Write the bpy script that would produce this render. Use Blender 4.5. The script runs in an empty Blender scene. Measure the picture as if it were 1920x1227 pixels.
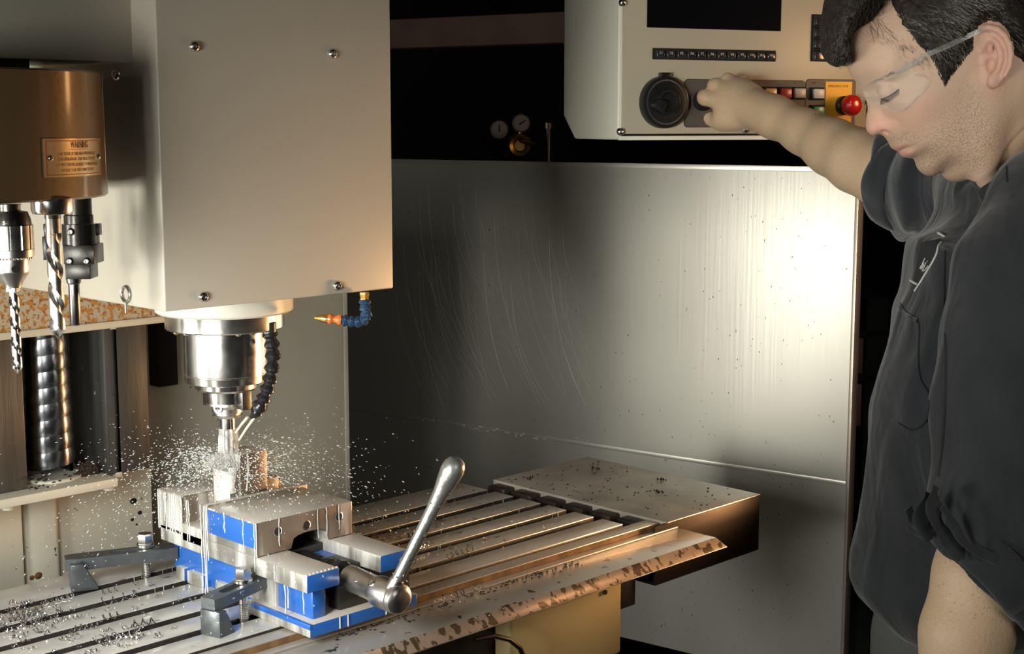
import bpy, bmesh, math, random
import numpy as np
from mathutils import Vector, Matrix
random.seed(7)
RNG = np.random.RandomState(11)
SC = bpy.context.scene
COL = SC.collection

# ------------------------------------------------------------------ camera
F, CX, CY = 2700.0, 960.0, 613.5
PITCH = math.atan((613.5 - 235.0) / F)
S2 = math.sqrt(0.5)
CAM = Vector((0, 0, 1.5))
FW = Vector((S2 * math.cos(PITCH), S2 * math.cos(PITCH), -math.sin(PITCH)))
RT = Vector((S2, -S2, 0))
UP = RT.cross(FW)
cd = bpy.data.cameras.new('camera')
cam = bpy.data.objects.new('camera', cd)
COL.objects.link(cam)
cam.matrix_world = Matrix((( RT.x, UP.x, -FW.x, CAM.x), (RT.y, UP.y, -FW.y, CAM.y), (RT.z, UP.z, -FW.z, CAM.z), (0, 0, 0, 1)))
cd.sensor_width = 36.0
cd.lens = F / 1920 * 36.0
cd.clip_start = 0.05
SC.camera = cam

# ------------------------------------------------------------------ world, light, exposure
w = bpy.data.worlds.new('world')
SC.world = w
w.use_nodes = True
w.node_tree.nodes['Background'].inputs[0].default_value = (0.75, 0.85, 1.0, 1)
w.node_tree.nodes['Background'].inputs[1].default_value = 0.006
SC.view_settings.view_transform = 'Standard'
SC.view_settings.look = 'None'
SC.view_settings.exposure = 0.0
SC.view_settings.gamma = 1.0
SC.view_settings.use_curve_mapping = False


def area(name, loc, target, size, power, color, size_y=None, spread=None):
    l = bpy.data.lights.new(name, 'AREA')
    l.energy = power
    l.color = color
    l.size = size
    if size_y:
        l.shape = 'RECTANGLE'
        l.size_y = size_y
    if spread:
        l.spread = spread
    o = bpy.data.objects.new(name, l)
    COL.objects.link(o)
    o.location = loc
    o.rotation_euler = (Vector(target) - Vector(loc)).to_track_quat('-Z', 'Y').to_euler()
    return o


area('key_softbox', (-1.15, 0.66, 1.26), (1.4, 1.62, 1.20), 0.42, 22, (1.0, 0.99, 0.90), 0.42)
area('rear_left_softbox', (-0.35, 1.78, 1.08), (1.1, 1.64, 1.14), 0.30, 16, (1.0, 0.99, 0.91), 0.45)
area('pendant_fill', (-0.90, 0.25, 1.45), (1.95, 1.40, 1.42), 0.30, 0.85, (1.0, 0.99, 0.92), 0.30, math.radians(22))
area('operator_fill', (0.80, -0.25, 1.70), (1.60, 0.80, 1.40), 0.6, 1.35, (1.0, 0.94, 0.84), 0.6, math.radians(72))
area('warm_lamp', (2.10, 1.08, 0.98), (1.1, 1.35, 1.14), 0.10, 1.4, (1.0, 0.55, 0.24), 0.15, math.radians(56))
area('warm_backlight', (2.30, 0.98, 1.60), (1.75, 1.60, 1.50), 0.12, 1.1, (1.0, 0.52, 0.22), 0.12)
area('table_fill', (0.42, 1.12, 1.27), (1.05, 1.46, 0.93), 0.22, 1.6, (1.0, 0.985, 0.93), 0.22, math.radians(80))  # added fill that brightens the table tops, no known lamp there


# ------------------------------------------------------------------ placing helpers: points on real planes
def ray(u, v):
    return FW + RT * ((u - CX) / F) - UP * ((v - CY) / F)


def onz(u, v, z):
    d = ray(u, v)
    return CAM + d * ((z - CAM.z) / d.z)


def onx(u, v, x):
    d = ray(u, v)
    return CAM + d * (x / d.x)


def ony(u, v, y):
    d = ray(u, v)
    return CAM + d * (y / d.y)


def at(u, v, D):
    d = ray(u, v)
    return CAM + d * (D / ((d.x + d.y) * S2))


def onp(u, v, p, n):
    d = ray(u, v)
    return CAM + d * ((p - CAM).dot(n) / d.dot(n))


def ldz(l, d, z):
    return Vector((S2 * (d + l), S2 * (d - l), z))


# ------------------------------------------------------------------ materials
MATS = {}


def mat(name, col, rough=0.5, metal=0.0, bump=0.0, bscale=60.0, var=0.0, vscale=8.0, var_col=None, stretch=None,
        coat=0.0, rvar=0.0, trans=0.0, ior=1.45, sss=0.0, aniso=0.0, thr=None, spec=0.5, detail=6):
    """principled material: colour with noise variation (or thresholded patches of a second colour) and fine relief"""
    if name in MATS:
        return MATS[name]
    m = bpy.data.materials.new(name)
    m.use_nodes = True
    nt = m.node_tree
    b = nt.nodes['Principled BSDF']
    b.inputs['Base Color'].default_value = (*col, 1)
    b.inputs['Roughness'].default_value = rough
    b.inputs['Metallic'].default_value = metal
    b.inputs['Specular IOR Level'].default_value = spec
    b.inputs['IOR'].default_value = ior
    if coat:
        b.inputs['Coat Weight'].default_value = coat
        b.inputs['Coat Roughness'].default_value = 0.12
    if trans:
        b.inputs['Transmission Weight'].default_value = trans
    if sss:
        b.inputs['Subsurface Weight'].default_value = sss
        b.inputs['Subsurface Radius'].default_value = (1.0, 0.35, 0.2)
        b.inputs['Subsurface Scale'].default_value = 0.006
    if aniso:
        b.inputs['Anisotropic'].default_value = aniso
    tc = nt.nodes.new('ShaderNodeTexCoord')
    mp = nt.nodes.new('ShaderNodeMapping')
    nt.links.new(tc.outputs['Object'], mp.inputs[0])
    if stretch:
        mp.inputs['Scale'].default_value = stretch
    if var or var_col:
        n = nt.nodes.new('ShaderNodeTexNoise')
        n.inputs['Scale'].default_value = vscale
        n.inputs['Detail'].default_value = detail
        nt.links.new(mp.outputs[0], n.inputs[0])
        r = nt.nodes.new('ShaderNodeValToRGB')
        a, c = (thr if thr else (0.35, 0.65))
        r.color_ramp.elements[0].position = a
        r.color_ramp.elements[1].position = c
        c2 = var_col if var_col else tuple(x * (1 - var) for x in col)
        r.color_ramp.elements[1].color = (*c2, 1)
        r.color_ramp.elements[0].color = (*col, 1)
        nt.links.new(n.outputs[0], r.inputs[0])
        nt.links.new(r.outputs[0], b.inputs['Base Color'])
    if rvar:
        n2 = nt.nodes.new('ShaderNodeTexNoise')
        n2.inputs['Scale'].default_value = vscale * 1.7
        n2.inputs['Detail'].default_value = 5
        nt.links.new(mp.outputs[0], n2.inputs[0])
        mr = nt.nodes.new('ShaderNodeMapRange')
        mr.inputs['From Min'].default_value = 0.3
        mr.inputs['From Max'].default_value = 0.7
        mr.inputs['To Min'].default_value = max(0.02, rough - rvar)
        mr.inputs['To Max'].default_value = min(1, rough + rvar)
        nt.links.new(n2.outputs[0], mr.inputs[0])
        nt.links.new(mr.outputs[0], b.inputs['Roughness'])
    if bump:
        n3 = nt.nodes.new('ShaderNodeTexNoise')
        n3.inputs['Scale'].default_value = bscale
        n3.inputs['Detail'].default_value = 4
        nt.links.new(mp.outputs[0], n3.inputs[0])
        bu = nt.nodes.new('ShaderNodeBump')
        bu.inputs['Strength'].default_value = bump
        bu.inputs['Distance'].default_value = 0.002
        nt.links.new(n3.outputs[0], bu.inputs['Height'])
        nt.links.new(bu.outputs[0], b.inputs['Normal'])
    MATS[name] = m
    return m


def add_layer(m, col, scale, thr, stretch=(1, 1, 1), rough=None, detail=8, seed=0.0, vor=False, metal=None):
    """lay a second patchy coating (dirt, rust, coolant film) over a material"""
    nt = m.node_tree
    b = nt.nodes['Principled BSDF']
    tc = nt.nodes.new('ShaderNodeTexCoord')
    mp = nt.nodes.new('ShaderNodeMapping')
    mp.inputs['Scale'].default_value = stretch
    mp.inputs['Location'].default_value = (seed, seed * 0.7, -seed)
    nt.links.new(tc.outputs['Object'], mp.inputs[0])
    if vor:
        n = nt.nodes.new('ShaderNodeTexVoronoi')
        n.inputs['Scale'].default_value = scale
        out = n.outputs['Distance']
    else:
        n = nt.nodes.new('ShaderNodeTexNoise')
        n.inputs['Scale'].default_value = scale
        n.inputs['Detail'].default_value = detail
        out = n.outputs[0]
    nt.links.new(mp.outputs[0], n.inputs[0])
    mr = nt.nodes.new('ShaderNodeMapRange')
    mr.inputs['From Min'].default_value = thr[0]
    mr.inputs['From Max'].default_value = thr[1]
    nt.links.new(out, mr.inputs[0])
    if b.inputs['Base Color'].is_linked:
        src = b.inputs['Base Color'].links[0].from_socket
    else:
        rgb = nt.nodes.new('ShaderNodeRGB')
        rgb.outputs[0].default_value = b.inputs['Base Color'].default_value
        src = rgb.outputs[0]
    mx = nt.nodes.new('ShaderNodeMix')
    mx.data_type = 'RGBA'
    nt.links.new(mr.outputs[0], mx.inputs['Factor'])
    nt.links.new(src, mx.inputs['A'])
    mx.inputs['B'].default_value = (*col, 1)
    nt.links.new(mx.outputs['Result'], b.inputs['Base Color'])
    for key, val in (('Roughness', rough), ('Metallic', metal)):
        if val is None:
            continue
        if b.inputs[key].is_linked:
            s2 = b.inputs[key].links[0].from_socket
        else:
            vn = nt.nodes.new('ShaderNodeValue')
            vn.outputs[0].default_value = b.inputs[key].default_value
            s2 = vn.outputs[0]
        mf = nt.nodes.new('ShaderNodeMix')
        mf.data_type = 'FLOAT'
        nt.links.new(mr.outputs[0], mf.inputs['Factor'])
        nt.links.new(s2, mf.inputs['A'])
        mf.inputs['B'].default_value = val
        nt.links.new(mf.outputs['Result'], b.inputs[key])
    return mr


M = {}
M['cream'] = mat('cream_paint', (0.70, 0.68, 0.58), 0.38, bump=0.03, bscale=500, var=0.06, vscale=3)  # lightened so that light on the pendant side is in the colour
M['cover'] = mat('cover_paint', (0.50, 0.465, 0.385), 0.34, bump=0.03, bscale=700, var=0.05, vscale=2)
M['column'] = mat('column_paint', (0.72, 0.70, 0.58), 0.45, bump=0.08, bscale=120, var=0.12, vscale=6)
add_layer(M['column'], (0.05, 0.035, 0.025), 95, (0.70, 0.74), rough=0.7, seed=3.1)
M['panelcream'] = mat('rear_panel_paint', (0.54, 0.53, 0.44), 0.4, bump=0.05, bscale=200, var=0.10, vscale=5)
add_layer(M['panelcream'], (0.10, 0.07, 0.05), 120, (0.72, 0.75), rough=0.7, seed=1.3)
M['rust'] = mat('rusted_cast', (0.55, 0.52, 0.40), 0.55, bump=0.2, bscale=180, var=0.1, vscale=10)
M['steel'] = mat('bright_steel', (0.72, 0.70, 0.66), 0.22, 1.0, bump=0.015, bscale=300, rvar=0.05, vscale=20)
M['steel_b'] = mat('brushed_steel', (0.62, 0.60, 0.56), 0.34, 1.0, bump=0.05, bscale=200, rvar=0.08, vscale=14)
M['dark_steel'] = mat('dark_steel', (0.20, 0.19, 0.18), 0.33, 1.0, bump=0.08, bscale=160, rvar=0.1, vscale=20)
M['rail'] = mat('ground_rail', (0.11, 0.108, 0.10), 0.45, 0.5, bump=0.15, bscale=60, var=0.35, vscale=12, stretch=(6, 6, 0.5))
add_layer(M['rail'], (0.5, 0.5, 0.45), 60, (0.68, 0.72), rough=0.3, seed=5)
M['black'] = mat('black_plastic', (0.012, 0.012, 0.013), 0.28, spec=0.5, bump=0.02)
M['blackmatte'] = mat('black_matte', (0.008, 0.008, 0.008), 0.85)
M['blackox'] = mat('black_oxide', (0.06, 0.058, 0.055), 0.32, 0.7, bump=0.06, bscale=200, rvar=0.08)
M['clampox'] = mat('clamp_oxide', (0.10, 0.11, 0.115), 0.36, 0.55, bump=0.12, bscale=150, rvar=0.12, vscale=30)
add_layer(M['clampox'], (0.55, 0.56, 0.55), 170, (0.66, 0.70), rough=0.15, seed=2)
M['blue'] = mat('vise_blue', (0.018, 0.105, 0.40), 0.26, bump=0.05, bscale=90, coat=0.4)
M['bluedark'] = M['blue']
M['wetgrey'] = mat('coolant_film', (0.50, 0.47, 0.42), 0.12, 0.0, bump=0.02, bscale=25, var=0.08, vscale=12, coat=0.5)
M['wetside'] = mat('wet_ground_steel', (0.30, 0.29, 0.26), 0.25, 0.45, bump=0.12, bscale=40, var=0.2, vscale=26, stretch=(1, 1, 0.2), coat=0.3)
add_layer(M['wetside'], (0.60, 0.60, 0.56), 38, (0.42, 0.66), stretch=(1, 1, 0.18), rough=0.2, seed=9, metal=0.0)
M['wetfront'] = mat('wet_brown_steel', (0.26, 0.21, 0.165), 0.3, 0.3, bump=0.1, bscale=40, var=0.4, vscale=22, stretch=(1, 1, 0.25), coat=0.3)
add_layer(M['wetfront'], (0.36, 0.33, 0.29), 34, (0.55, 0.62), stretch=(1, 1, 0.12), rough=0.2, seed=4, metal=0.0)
M['milk'] = mat('milky_coolant', (0.60, 0.60, 0.57), 0.12, 0.0, coat=0.5, sss=0.3)
M['land'] = mat('wet_table_steel', (0.56, 0.55, 0.51), 0.24, 0.15, bump=0.05, bscale=30, var=0.22, vscale=13, coat=0.3)
add_layer(M['land'], (0.12, 0.10, 0.08), 42, (0.66, 0.70), rough=0.3, seed=8)
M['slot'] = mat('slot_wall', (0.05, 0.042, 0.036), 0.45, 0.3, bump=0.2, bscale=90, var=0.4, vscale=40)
M['ledge'] = mat('ledge_steel', (0.42, 0.40, 0.36), 0.3, 0.3, bump=0.04, bscale=60, var=0.15, vscale=9)
M['brownwall'] = mat('stained_wall', (0.30, 0.17, 0.075), 0.35, 0.2, bump=0.15, bscale=80, var=0.5, vscale=50, stretch=(1, 1, 0.3))
M['apron'] = mat('apron_sheet', (0.44, 0.43, 0.40), 0.24, 0.35, bump=0.05, bscale=40, var=0.12, vscale=9, coat=0.3)
add_layer(M['apron'], (0.055, 0.04, 0.03), 55, (0.64, 0.665), rough=0.25, seed=6.3, detail=10)
M['lip'] = mat('apron_lip', (0.46, 0.36, 0.28), 0.28, 0.4, bump=0.1, bscale=70, var=0.2, vscale=12)
add_layer(M['lip'], (0.11, 0.075, 0.045), 70, (0.52, 0.57), stretch=(1.3, 1, 0.35), rough=0.25, seed=2.2, detail=3)
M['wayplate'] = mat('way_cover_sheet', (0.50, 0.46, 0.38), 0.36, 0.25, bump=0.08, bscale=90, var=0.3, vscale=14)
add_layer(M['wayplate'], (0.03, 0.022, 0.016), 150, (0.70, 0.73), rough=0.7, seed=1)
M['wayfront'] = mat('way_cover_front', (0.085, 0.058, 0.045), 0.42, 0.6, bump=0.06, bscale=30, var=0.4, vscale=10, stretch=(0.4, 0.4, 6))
M['wayseg'] = mat('grimy_edge', (0.06, 0.045, 0.035), 0.45, 0.4, bump=0.25, bscale=120, var=0.5, vscale=60)
M['baseyellow'] = mat('base_paint', (0.55, 0.42, 0.20), 0.42, bump=0.03, bscale=300)
M['brass'] = mat('brass', (0.75, 0.50, 0.16), 0.28, 1.0, bump=0.05, bscale=200)
M['bluehose'] = mat('blue_hose', (0.02, 0.05, 0.10), 0.25, coat=0.4)
M['orange'] = mat('orange_joint', (0.62, 0.16, 0.03), 0.35, coat=0.3)
M['glassy'] = mat('clear_plastic', (0.75, 0.78, 0.76), 0.05, coat=1.0)
M['glassy'].node_tree.nodes['Principled BSDF'].inputs['Alpha'].default_value = 0.05
M['clearbar'] = mat('clear_bar', (0.45, 0.46, 0.44), 0.08, coat=1.0)
M['clearbar'].node_tree.nodes['Principled BSDF'].inputs['Alpha'].default_value = 0.22


# ------------------------------------------------------------------ mesh builder
class MB:
    def __init__(self):
        self.bm = bmesh.new()

    def _faces(self, vs, fs):
        bv = [self.bm.verts.new(v) for v in vs]
        for f in fs:
            try:
                self.bm.faces.new([bv[i] for i in f])
            except ValueError:
                pass
        return bv

    def hexa(self, p, bev=0.0, seg=2):
        """p: 4 bottom corners then 4 top corners, same order round"""
        t = bmesh.new()
        bv = [t.verts.new(v) for v in p]
        for f in ((0, 1, 2, 3), (4, 7, 6, 5), (0, 4, 5, 1), (1, 5, 6, 2), (2, 6, 7, 3), (3, 7, 4, 0)):
            t.faces.new([bv[i] for i in f])
        bmesh.ops.recalc_face_normals(t, faces=t.faces)
        if bev:
            bmesh.ops.bevel(t, geom=list(t.edges), offset=bev, segments=seg, profile=0.5, affect='EDGES')
        me = bpy.data.meshes.new('tmp')
        t.to_mesh(me)
        t.free()
        self.bm.from_mesh(me)
        bpy.data.meshes.remove(me)
        return self

    def box(self, a, b, bev=0.0, seg=2):
        x0, y0, z0 = a
        x1, y1, z1 = b
        return self.hexa([(x0, y0, z0), (x1, y0, z0), (x1, y1, z0), (x0, y1, z0),
                          (x0, y0, z1), (x1, y0, z1), (x1, y1, z1), (x0, y1, z1)], bev, seg)

    def prism(self, pts, ext, bev=0.0, seg=2):
        t = bmesh.new()
        ext = Vector(ext)
        a = [t.verts.new(p) for p in pts]
        b = [t.verts.new(Vector(p) + ext) for p in pts]
        n = len(pts)
        t.faces.new(a)
        t.faces.new(b[::-1])
        for i in range(n):
            t.faces.new((a[i], b[i], b[(i + 1) % n], a[(i + 1) % n]))
        bmesh.ops.recalc_face_normals(t, faces=t.faces)
        if bev:
            es = [e for e in t.edges if len(e.link_faces) == 2 and e.calc_face_angle(0) > 0.5]
            bmesh.ops.bevel(t, geom=es, offset=bev, segments=seg, profile=0.5, affect='EDGES')
        me = bpy.data.meshes.new('tmp')
        t.to_mesh(me)
        t.free()
        self.bm.from_mesh(me)
        bpy.data.meshes.remove(me)
        return self

    def lathe(self, prof, org, axis=(0, 0, 1), n=40, ang=None):
        """prof: (radius, height) pairs along the axis"""
        ax = Vector(axis).normalized()
        q = Vector((0, 0, 1)).rotation_difference(ax)
        org = Vector(org)
        rings = []
        for r, h in prof:
            if r < 1e-6:
                rings.append([self.bm.verts.new(org + ax * h)])
            else:
                rings.append([self.bm.verts.new(org + q @ Vector((r * math.cos(2 * math.pi * i / n), r * math.sin(2 * math.pi * i / n), h))) for i in range(n)])
        for a, b in zip(rings[:-1], rings[1:]):
            for i in range(n):
                j = (i + 1) % n
                if len(a) == 1 and len(b) == 1:
                    continue
                if len(a) == 1:
                    self.bm.faces.new((a[0], b[j], b[i]))
                elif len(b) == 1:
                    self.bm.faces.new((a[i], a[j], b[0]))
                else:
                    self.bm.faces.new((a[i], a[j], b[j], b[i]))
        return self

    def cyl(self, p0, p1, r, n=24, bev=0.0, r1=None):
        p0, p1 = Vector(p0), Vector(p1)
        L = (p1 - p0).length
        r1 = r if r1 is None else r1
        if bev:
            pr = [(0, 0), (r - bev, 0), (r, bev), (r1, L - bev), (r1 - bev, L), (0, L)]
        else:
            pr = [(0, 0), (r, 0), (r1, L), (0, L)]
        return self.lathe(pr, p0, p1 - p0, n)

    def tube(self, pts, r, n=10, cap=True):
        pts = [Vector(p) for p in pts]
        rs = r if isinstance(r, (list, tuple)) else [r] * len(pts)
        rings = []
        ref = None
        for i, p in enumerate(pts):
            t = (pts[min(i + 1, len(pts) - 1)] - pts[max(i - 1, 0)]).normalized()
            if ref is None:
                ref = t.orthogonal().normalized()
            ref = (ref - t * ref.dot(t)).normalized()
            b = t.cross(ref)
            rings.append([self.bm.verts.new(p + (ref * math.cos(2 * math.pi * k / n) + b * math.sin(2 * math.pi * k / n)) * rs[i]) for k in range(n)])
        for a, b in zip(rings[:-1], rings[1:]):
            for k in range(n):
                j = (k + 1) % n
                self.bm.faces.new((a[k], a[j], b[j], b[k]))
        if cap:
            self.bm.faces.new(rings[0][::-1])
            self.bm.faces.new(rings[-1])
        return self

    def ribbon(self, pts, width, wdir, th=0.0006):
        """a thin bent strip with thickness: pts path, wdir width directions"""
        vs = []
        for i, p in enumerate(pts):
            p = Vector(p)
            t = (Vector(pts[min(i + 1, len(pts) - 1)]) - Vector(pts[max(i - 1, 0)])).normalized()
            wd = Vector(wdir[i] if isinstance(wdir, list) else wdir).normalized()
            nn = t.cross(wd).normalized()
            for sx, sy in ((-1, -1), (1, -1), (1, 1), (-1, 1)):
                vs.append(self.bm.verts.new(p + wd * (sx * width / 2) + nn * (sy * th / 2)))
        for i in range(len(pts) - 1):
            for k in range(4):
                j = (k + 1) % 4
                self.bm.faces.new((vs[i * 4 + k], vs[i * 4 + j], vs[i * 4 + 4 + j], vs[i * 4 + 4 + k]))
        self.bm.faces.new(vs[0:4][::-1])
        self.bm.faces.new(vs[-4:])
        return self

    def ell(self, c, r, sub=2, rot=None):
        mt = Matrix.Translation(Vector(c)) @ (rot.to_4x4() if rot else Matrix.Identity(4)) @ Matrix.Diagonal((*r, 1))
        bmesh.ops.create_icosphere(self.bm, subdivisions=sub, radius=1.0, matrix=mt)
        return self

    def mesh(self, name, m, loc, smooth=True, sharp=35):
        bmesh.ops.recalc_face_normals(self.bm, faces=self.bm.faces)
        me = bpy.data.meshes.new(name)
        if loc is not None:
            bmesh.ops.translate(self.bm, verts=self.bm.verts, vec=-Vector(loc))
        self.bm.to_mesh(me)
        self.bm.free()
        if smooth:
            for p in me.polygons:
                p.use_smooth = True
            me.set_sharp_from_angle(angle=math.radians(sharp))
        if m:
            me.materials.append(m)
        return me

    def build(self, name, m, parent=None, loc=None, smooth=True, sharp=35, label=None):
        base = Vector(parent['_loc']) if parent is not None else Vector(loc if loc is not None else (0, 0, 0))
        me = self.mesh(name, m, base, smooth, sharp)
        o = bpy.data.objects.new(name, me)
        COL.objects.link(o)
        o['_loc'] = tuple(base)
        if parent is not None:
            o.parent = parent
        else:
            o.location = base
        if label:
            o['label'] = label
        return o


def thing(name, label, cat, loc, group=None):
    o = bpy.data.objects.new(name, None)
    o.empty_display_size = 0.05
    COL.objects.link(o)
    o.location = loc
    o['_loc'] = tuple(loc)
    o['label'] = label
    o['category'] = cat
    if group:
        o['group'] = group
    return o


def tag(o, label, cat, group=None, kind=None):
    o['label'] = label
    o['category'] = cat
    if group:
        o['group'] = group
    if kind:
        o['kind'] = kind
    return o


def struct(o):
    o['kind'] = 'structure'
    return o


def text_mesh(s, size, depth=0.0004, align='CENTER', font_scale_x=1.0, res=2):
    """text outline as a bmesh in the XY plane, centred, extruded along Z"""
    c = bpy.data.curves.new('t', 'FONT')
    c.body = s
    c.size = size
    c.align_x = align
    c.align_y = 'CENTER'
    c.extrude = depth / 2
    c.resolution_u = res
    o = bpy.data.objects.new('t', c)
    COL.objects.link(o)
    dg = bpy.context.evaluated_depsgraph_get()
    me = bpy.data.meshes.new_from_object(o.evaluated_get(dg))
    bpy.data.objects.remove(o)
    bpy.data.curves.remove(c)
    for v in me.vertices:
        v.co.x *= font_scale_x
    return me


def add_text(mb, s, size, org, xdir, ydir, depth=0.0004, sx=1.0, align='CENTER', bend=None):
    me = text_mesh(s, size, depth, align, sx)
    X = Vector(xdir).normalized()
    Y = Vector(ydir).normalized()
    Z = X.cross(Y)
    for v in me.vertices:
        c = v.co.copy()
        if bend:
            v.co = bend(c)
        else:
            v.co = Vector(org) + X * c.x + Y * c.y + Z * c.z
    mb.bm.from_mesh(me)
    bpy.data.meshes.remove(me)
    return mb


def screw_head(parent, p, n, r=0.0045, h=0.003, name='screw', m=None, label=None):
    """pan head screw with a socket recess"""
    b = MB()
    b.lathe([(0, 0), (r, 0), (r * 0.97, h * 0.35), (r * 0.8, h * 0.8), (r * 0.52, h), (r * 0.42, h * 0.98), (r * 0.4, h * 0.45), (0, h * 0.4)], Vector(p), n, 16)
    return b.build(name, m or M['steel'], parent, sharp=50, label=label)


# ================================================================== SETTING
fl = MB()
fl.box((-2.5, -1.5, -0.05), (7.5, 7.5, 0.0))
M['concrete'] = mat('dark_concrete', (0.05, 0.047, 0.043), 0.7, bump=0.2, bscale=20, var=0.3, vscale=3)
M['wallpaint'] = mat('dark_wall', (0.022, 0.021, 0.020), 0.8, bump=0.1, bscale=10, var=0.3, vscale=2)
struct(fl.build('floor', M['concrete'], loc=(0, 0, 0)))
b = MB()
b.box((-2.5, 6.6, 0), (7.5, 6.7, 4.0))
struct(b.build('wall_back', M['wallpaint'], loc=(2, 6.6, 0)))
b = MB()
b.box((6.6, -1.5, 0), (6.7, 6.6, 4.0))
struct(b.build('wall_right', M['wallpaint'], loc=(6.6, 2, 0)))

ZT = 0.917                       # table top
AX = Vector((1.02, 1.534, 0))    # spindle axis

# ================================================================== COLUMN
YC = 1.90
zs_b = ony(305, 603, 1.80).z     # lower edge of the head casting
zshelf = ony(222, 897, 1.80).z
col = thing('machine_column', 'cream painted cast column behind the table with two ground way rails', 'machine column', (0.85, 1.95, 0.0))
xr = ony(278, 700, YC).x
b = MB()
b.box((0.45, YC, 0.0), (xr, 2.30, zs_b + 0.05), 0.004)
b.build('casting', M['column'], col)
# recess lining between the rails
x0 = ony(135, 700, YC - 0.005).x
x1 = ony(196, 700, YC - 0.06).x
b = MB()
b.box((x1 - 0.012, YC - 0.10, zshelf), (x1, YC + 0.01, zs_b - .001), 0.002)
b.build('rail_flank', M['column'], col)
# rails
b = MB()
a = ony(196, 700, YC - 0.10)
c = ony(277, 700, YC - 0.10)
b.box((a.x, YC - 0.10, ony(240, 886, YC - 0.10).z), (c.x, YC - 0.001, zs_b - .001), 0.0025)
b.build('way_rail', M['rail'], col, label='ground steel way rail right of the screw')
b = MB()
c2 = ony(43, 700, YC - 0.10)
b.box((0.62, YC - 0.10, ony(20, 930, YC - 0.10).z), (c2.x, YC - 0.001, zs_b - .001), 0.0025)
b.build('way_rail', M['rail'], col, label='ground steel way rail left of the screw')
# shelf plate with bolts
b = MB()
s0 = ony(222, 905, YC - 0.13)
zs1 = ony(222, 896, YC - 0.13).z
b.box((0.55, YC - 0.13, s0.z - 0.006), (s0.x, YC + 0.02, zs1), 0.002)
b.build('shelf_plate', M['column'], col)
for u, v in ((16, 962), (205, 922)):
    p = ony(u, v, YC - 0.10)
    b = MB()
    b.lathe([(0, -0.006), (0.008, -0.006), (0.0085, 0.0), (0.011, 0.002), (0.011, 0.006), (0, 0.006)], (p.x, p.y, s0.z - 0.010), (0, 0, 1), 12)
    b.build('bolt', M['column'], col)
# vertical rib under the shelf
b = MB()
r0 = ony(50, 1000, YC - 0.02)
r1 = ony(113, 1000, YC - 0.02)
b.box((r0.x, YC - 0.02, 0.7), (r1.x, YC + 0.01, s0.z), 0.008, 3)
b.build('rib', M['column'], col)
b = MB()
b.box((0.45, YC - 0.03, 0.7), (ony(44, 1000, YC - 0.03).x, YC + 0.01, s0.z), 0.004)
b.build('rib', M['column'], col)

# black bolt pits and oil stains on the column
b = MB()
for (u, v, r) in ((250, 940, .006), (262, 962, .004), (248, 975, .003), (256, 984, .002)):
    b.ell(ony(u, v, YC), (r, 0.0012, r * 0.8), 2)
b.build('oil_stain', M['blackmatte'], col)
b = MB()
for (u, v, r) in ((72, 1080, .006), (60, 1084, .004), (5, 1093, .004)):
    b.ell(ony(u, v, YC - 0.02), (r, 0.0015, r * 0.9), 2)
b.build('rust_spot', mat('rust_spot', (0.25, 0.10, 0.03), 0.8, bump=0.3, var_col=(0.05, 0.03, 0.02), vscale=150), col)

# spiral cover of the ball screw
sc = thing('ballscrew_cover', 'shiny coiled steel spring cover around the vertical ballscrew', 'screw cover', (0, 0, 0))
pa = at(90, 760, 1.955)
R1 = 45 / F * 1.98
sc.location = (pa.x, pa.y, s0.z)
sc['_loc'] = (pa.x, pa.y, s0.z)
zb = at(92, 893, 1.98 - R1).z
coils = 9
ztop = zs_b - 0.001
pitch = (ztop - zb) / coils
M['coil'] = mat('coil_steel', (0.16, 0.165, 0.175), 0.24, 1.0, bump=0.08, bscale=90, rvar=0.08, vscale=30)
for k in range(coils):
    b = MB()
    n = 40
    ri = []
    for s in range(n + 1):
        a = 2 * math.pi * s / n
        z = zb + pitch * (k + s / n)
        r = R1 - 0.004 * (k / coils)
        ri.append([Vector((pa.x + rr * math.cos(a), pa.y + rr * math.sin(a), z + dz)) for rr, dz in ((r, 0), (r + 0.0008, pitch * 0.5), (r - 0.001, pitch * 1.05), (r - 0.004, pitch * 1.05), (r - 0.004, 0))])
    vv = [[b.bm.verts.new(p) for p in row] for row in ri]
    for s in range(n):
        for j in range(5):
            b.bm.faces.new((vv[s][j], vv[s + 1][j], vv[s + 1][(j + 1) % 5], vv[s][(j + 1) % 5]))
    b.build('coil', M['coil'], sc, sharp=60)
b = MB()
b.lathe([(0, 0), (R1 + .006, 0), (R1 + .008, .004), (R1 + .008, zb - zs1 - 0.004), (R1 + .004, zb - zs1), (0, zb - zs1)], (pa.x, pa.y, zs1), (0, 0, 1), 40)
b.build('collar', M['column'], sc)
b = MB()
for i in range(260):
    a = random.uniform(0, 2 * math.pi)
    d = R1 + random.uniform(0.008, 0.05)
    q = Vector((pa.x + d * math.cos(a) + 0.02, pa.y + d * math.sin(a) - 0.02, zs1 + random.uniform(0, 0.022) * max(0, 1 - abs(d - R1 - .02) / .05)))
    if q.x > s0.x - 0.01 or q.y < YC - 0.125:
        continue
    b.ell(q, (random.uniform(.001, .004), random.uniform(.001, .003), .0012), 1)
for i in range(150):
    u, v = random.gauss(165, 12), random.gauss(888, 9)
    if u > 188:
        continue
    q = ony(u, min(v, 896), YC - 0.09)
    b.ell(q, (random.uniform(.001, .004), random.uniform(.001, .003), random.uniform(.001, .003)), 1)
tag(b.build('chip_pile', M['wayseg'], loc=(pa.x, pa.y, zs1)), 'dark heap of fine chips beside the ballscrew collar', 'metal chips', kind='stuff')

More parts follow.
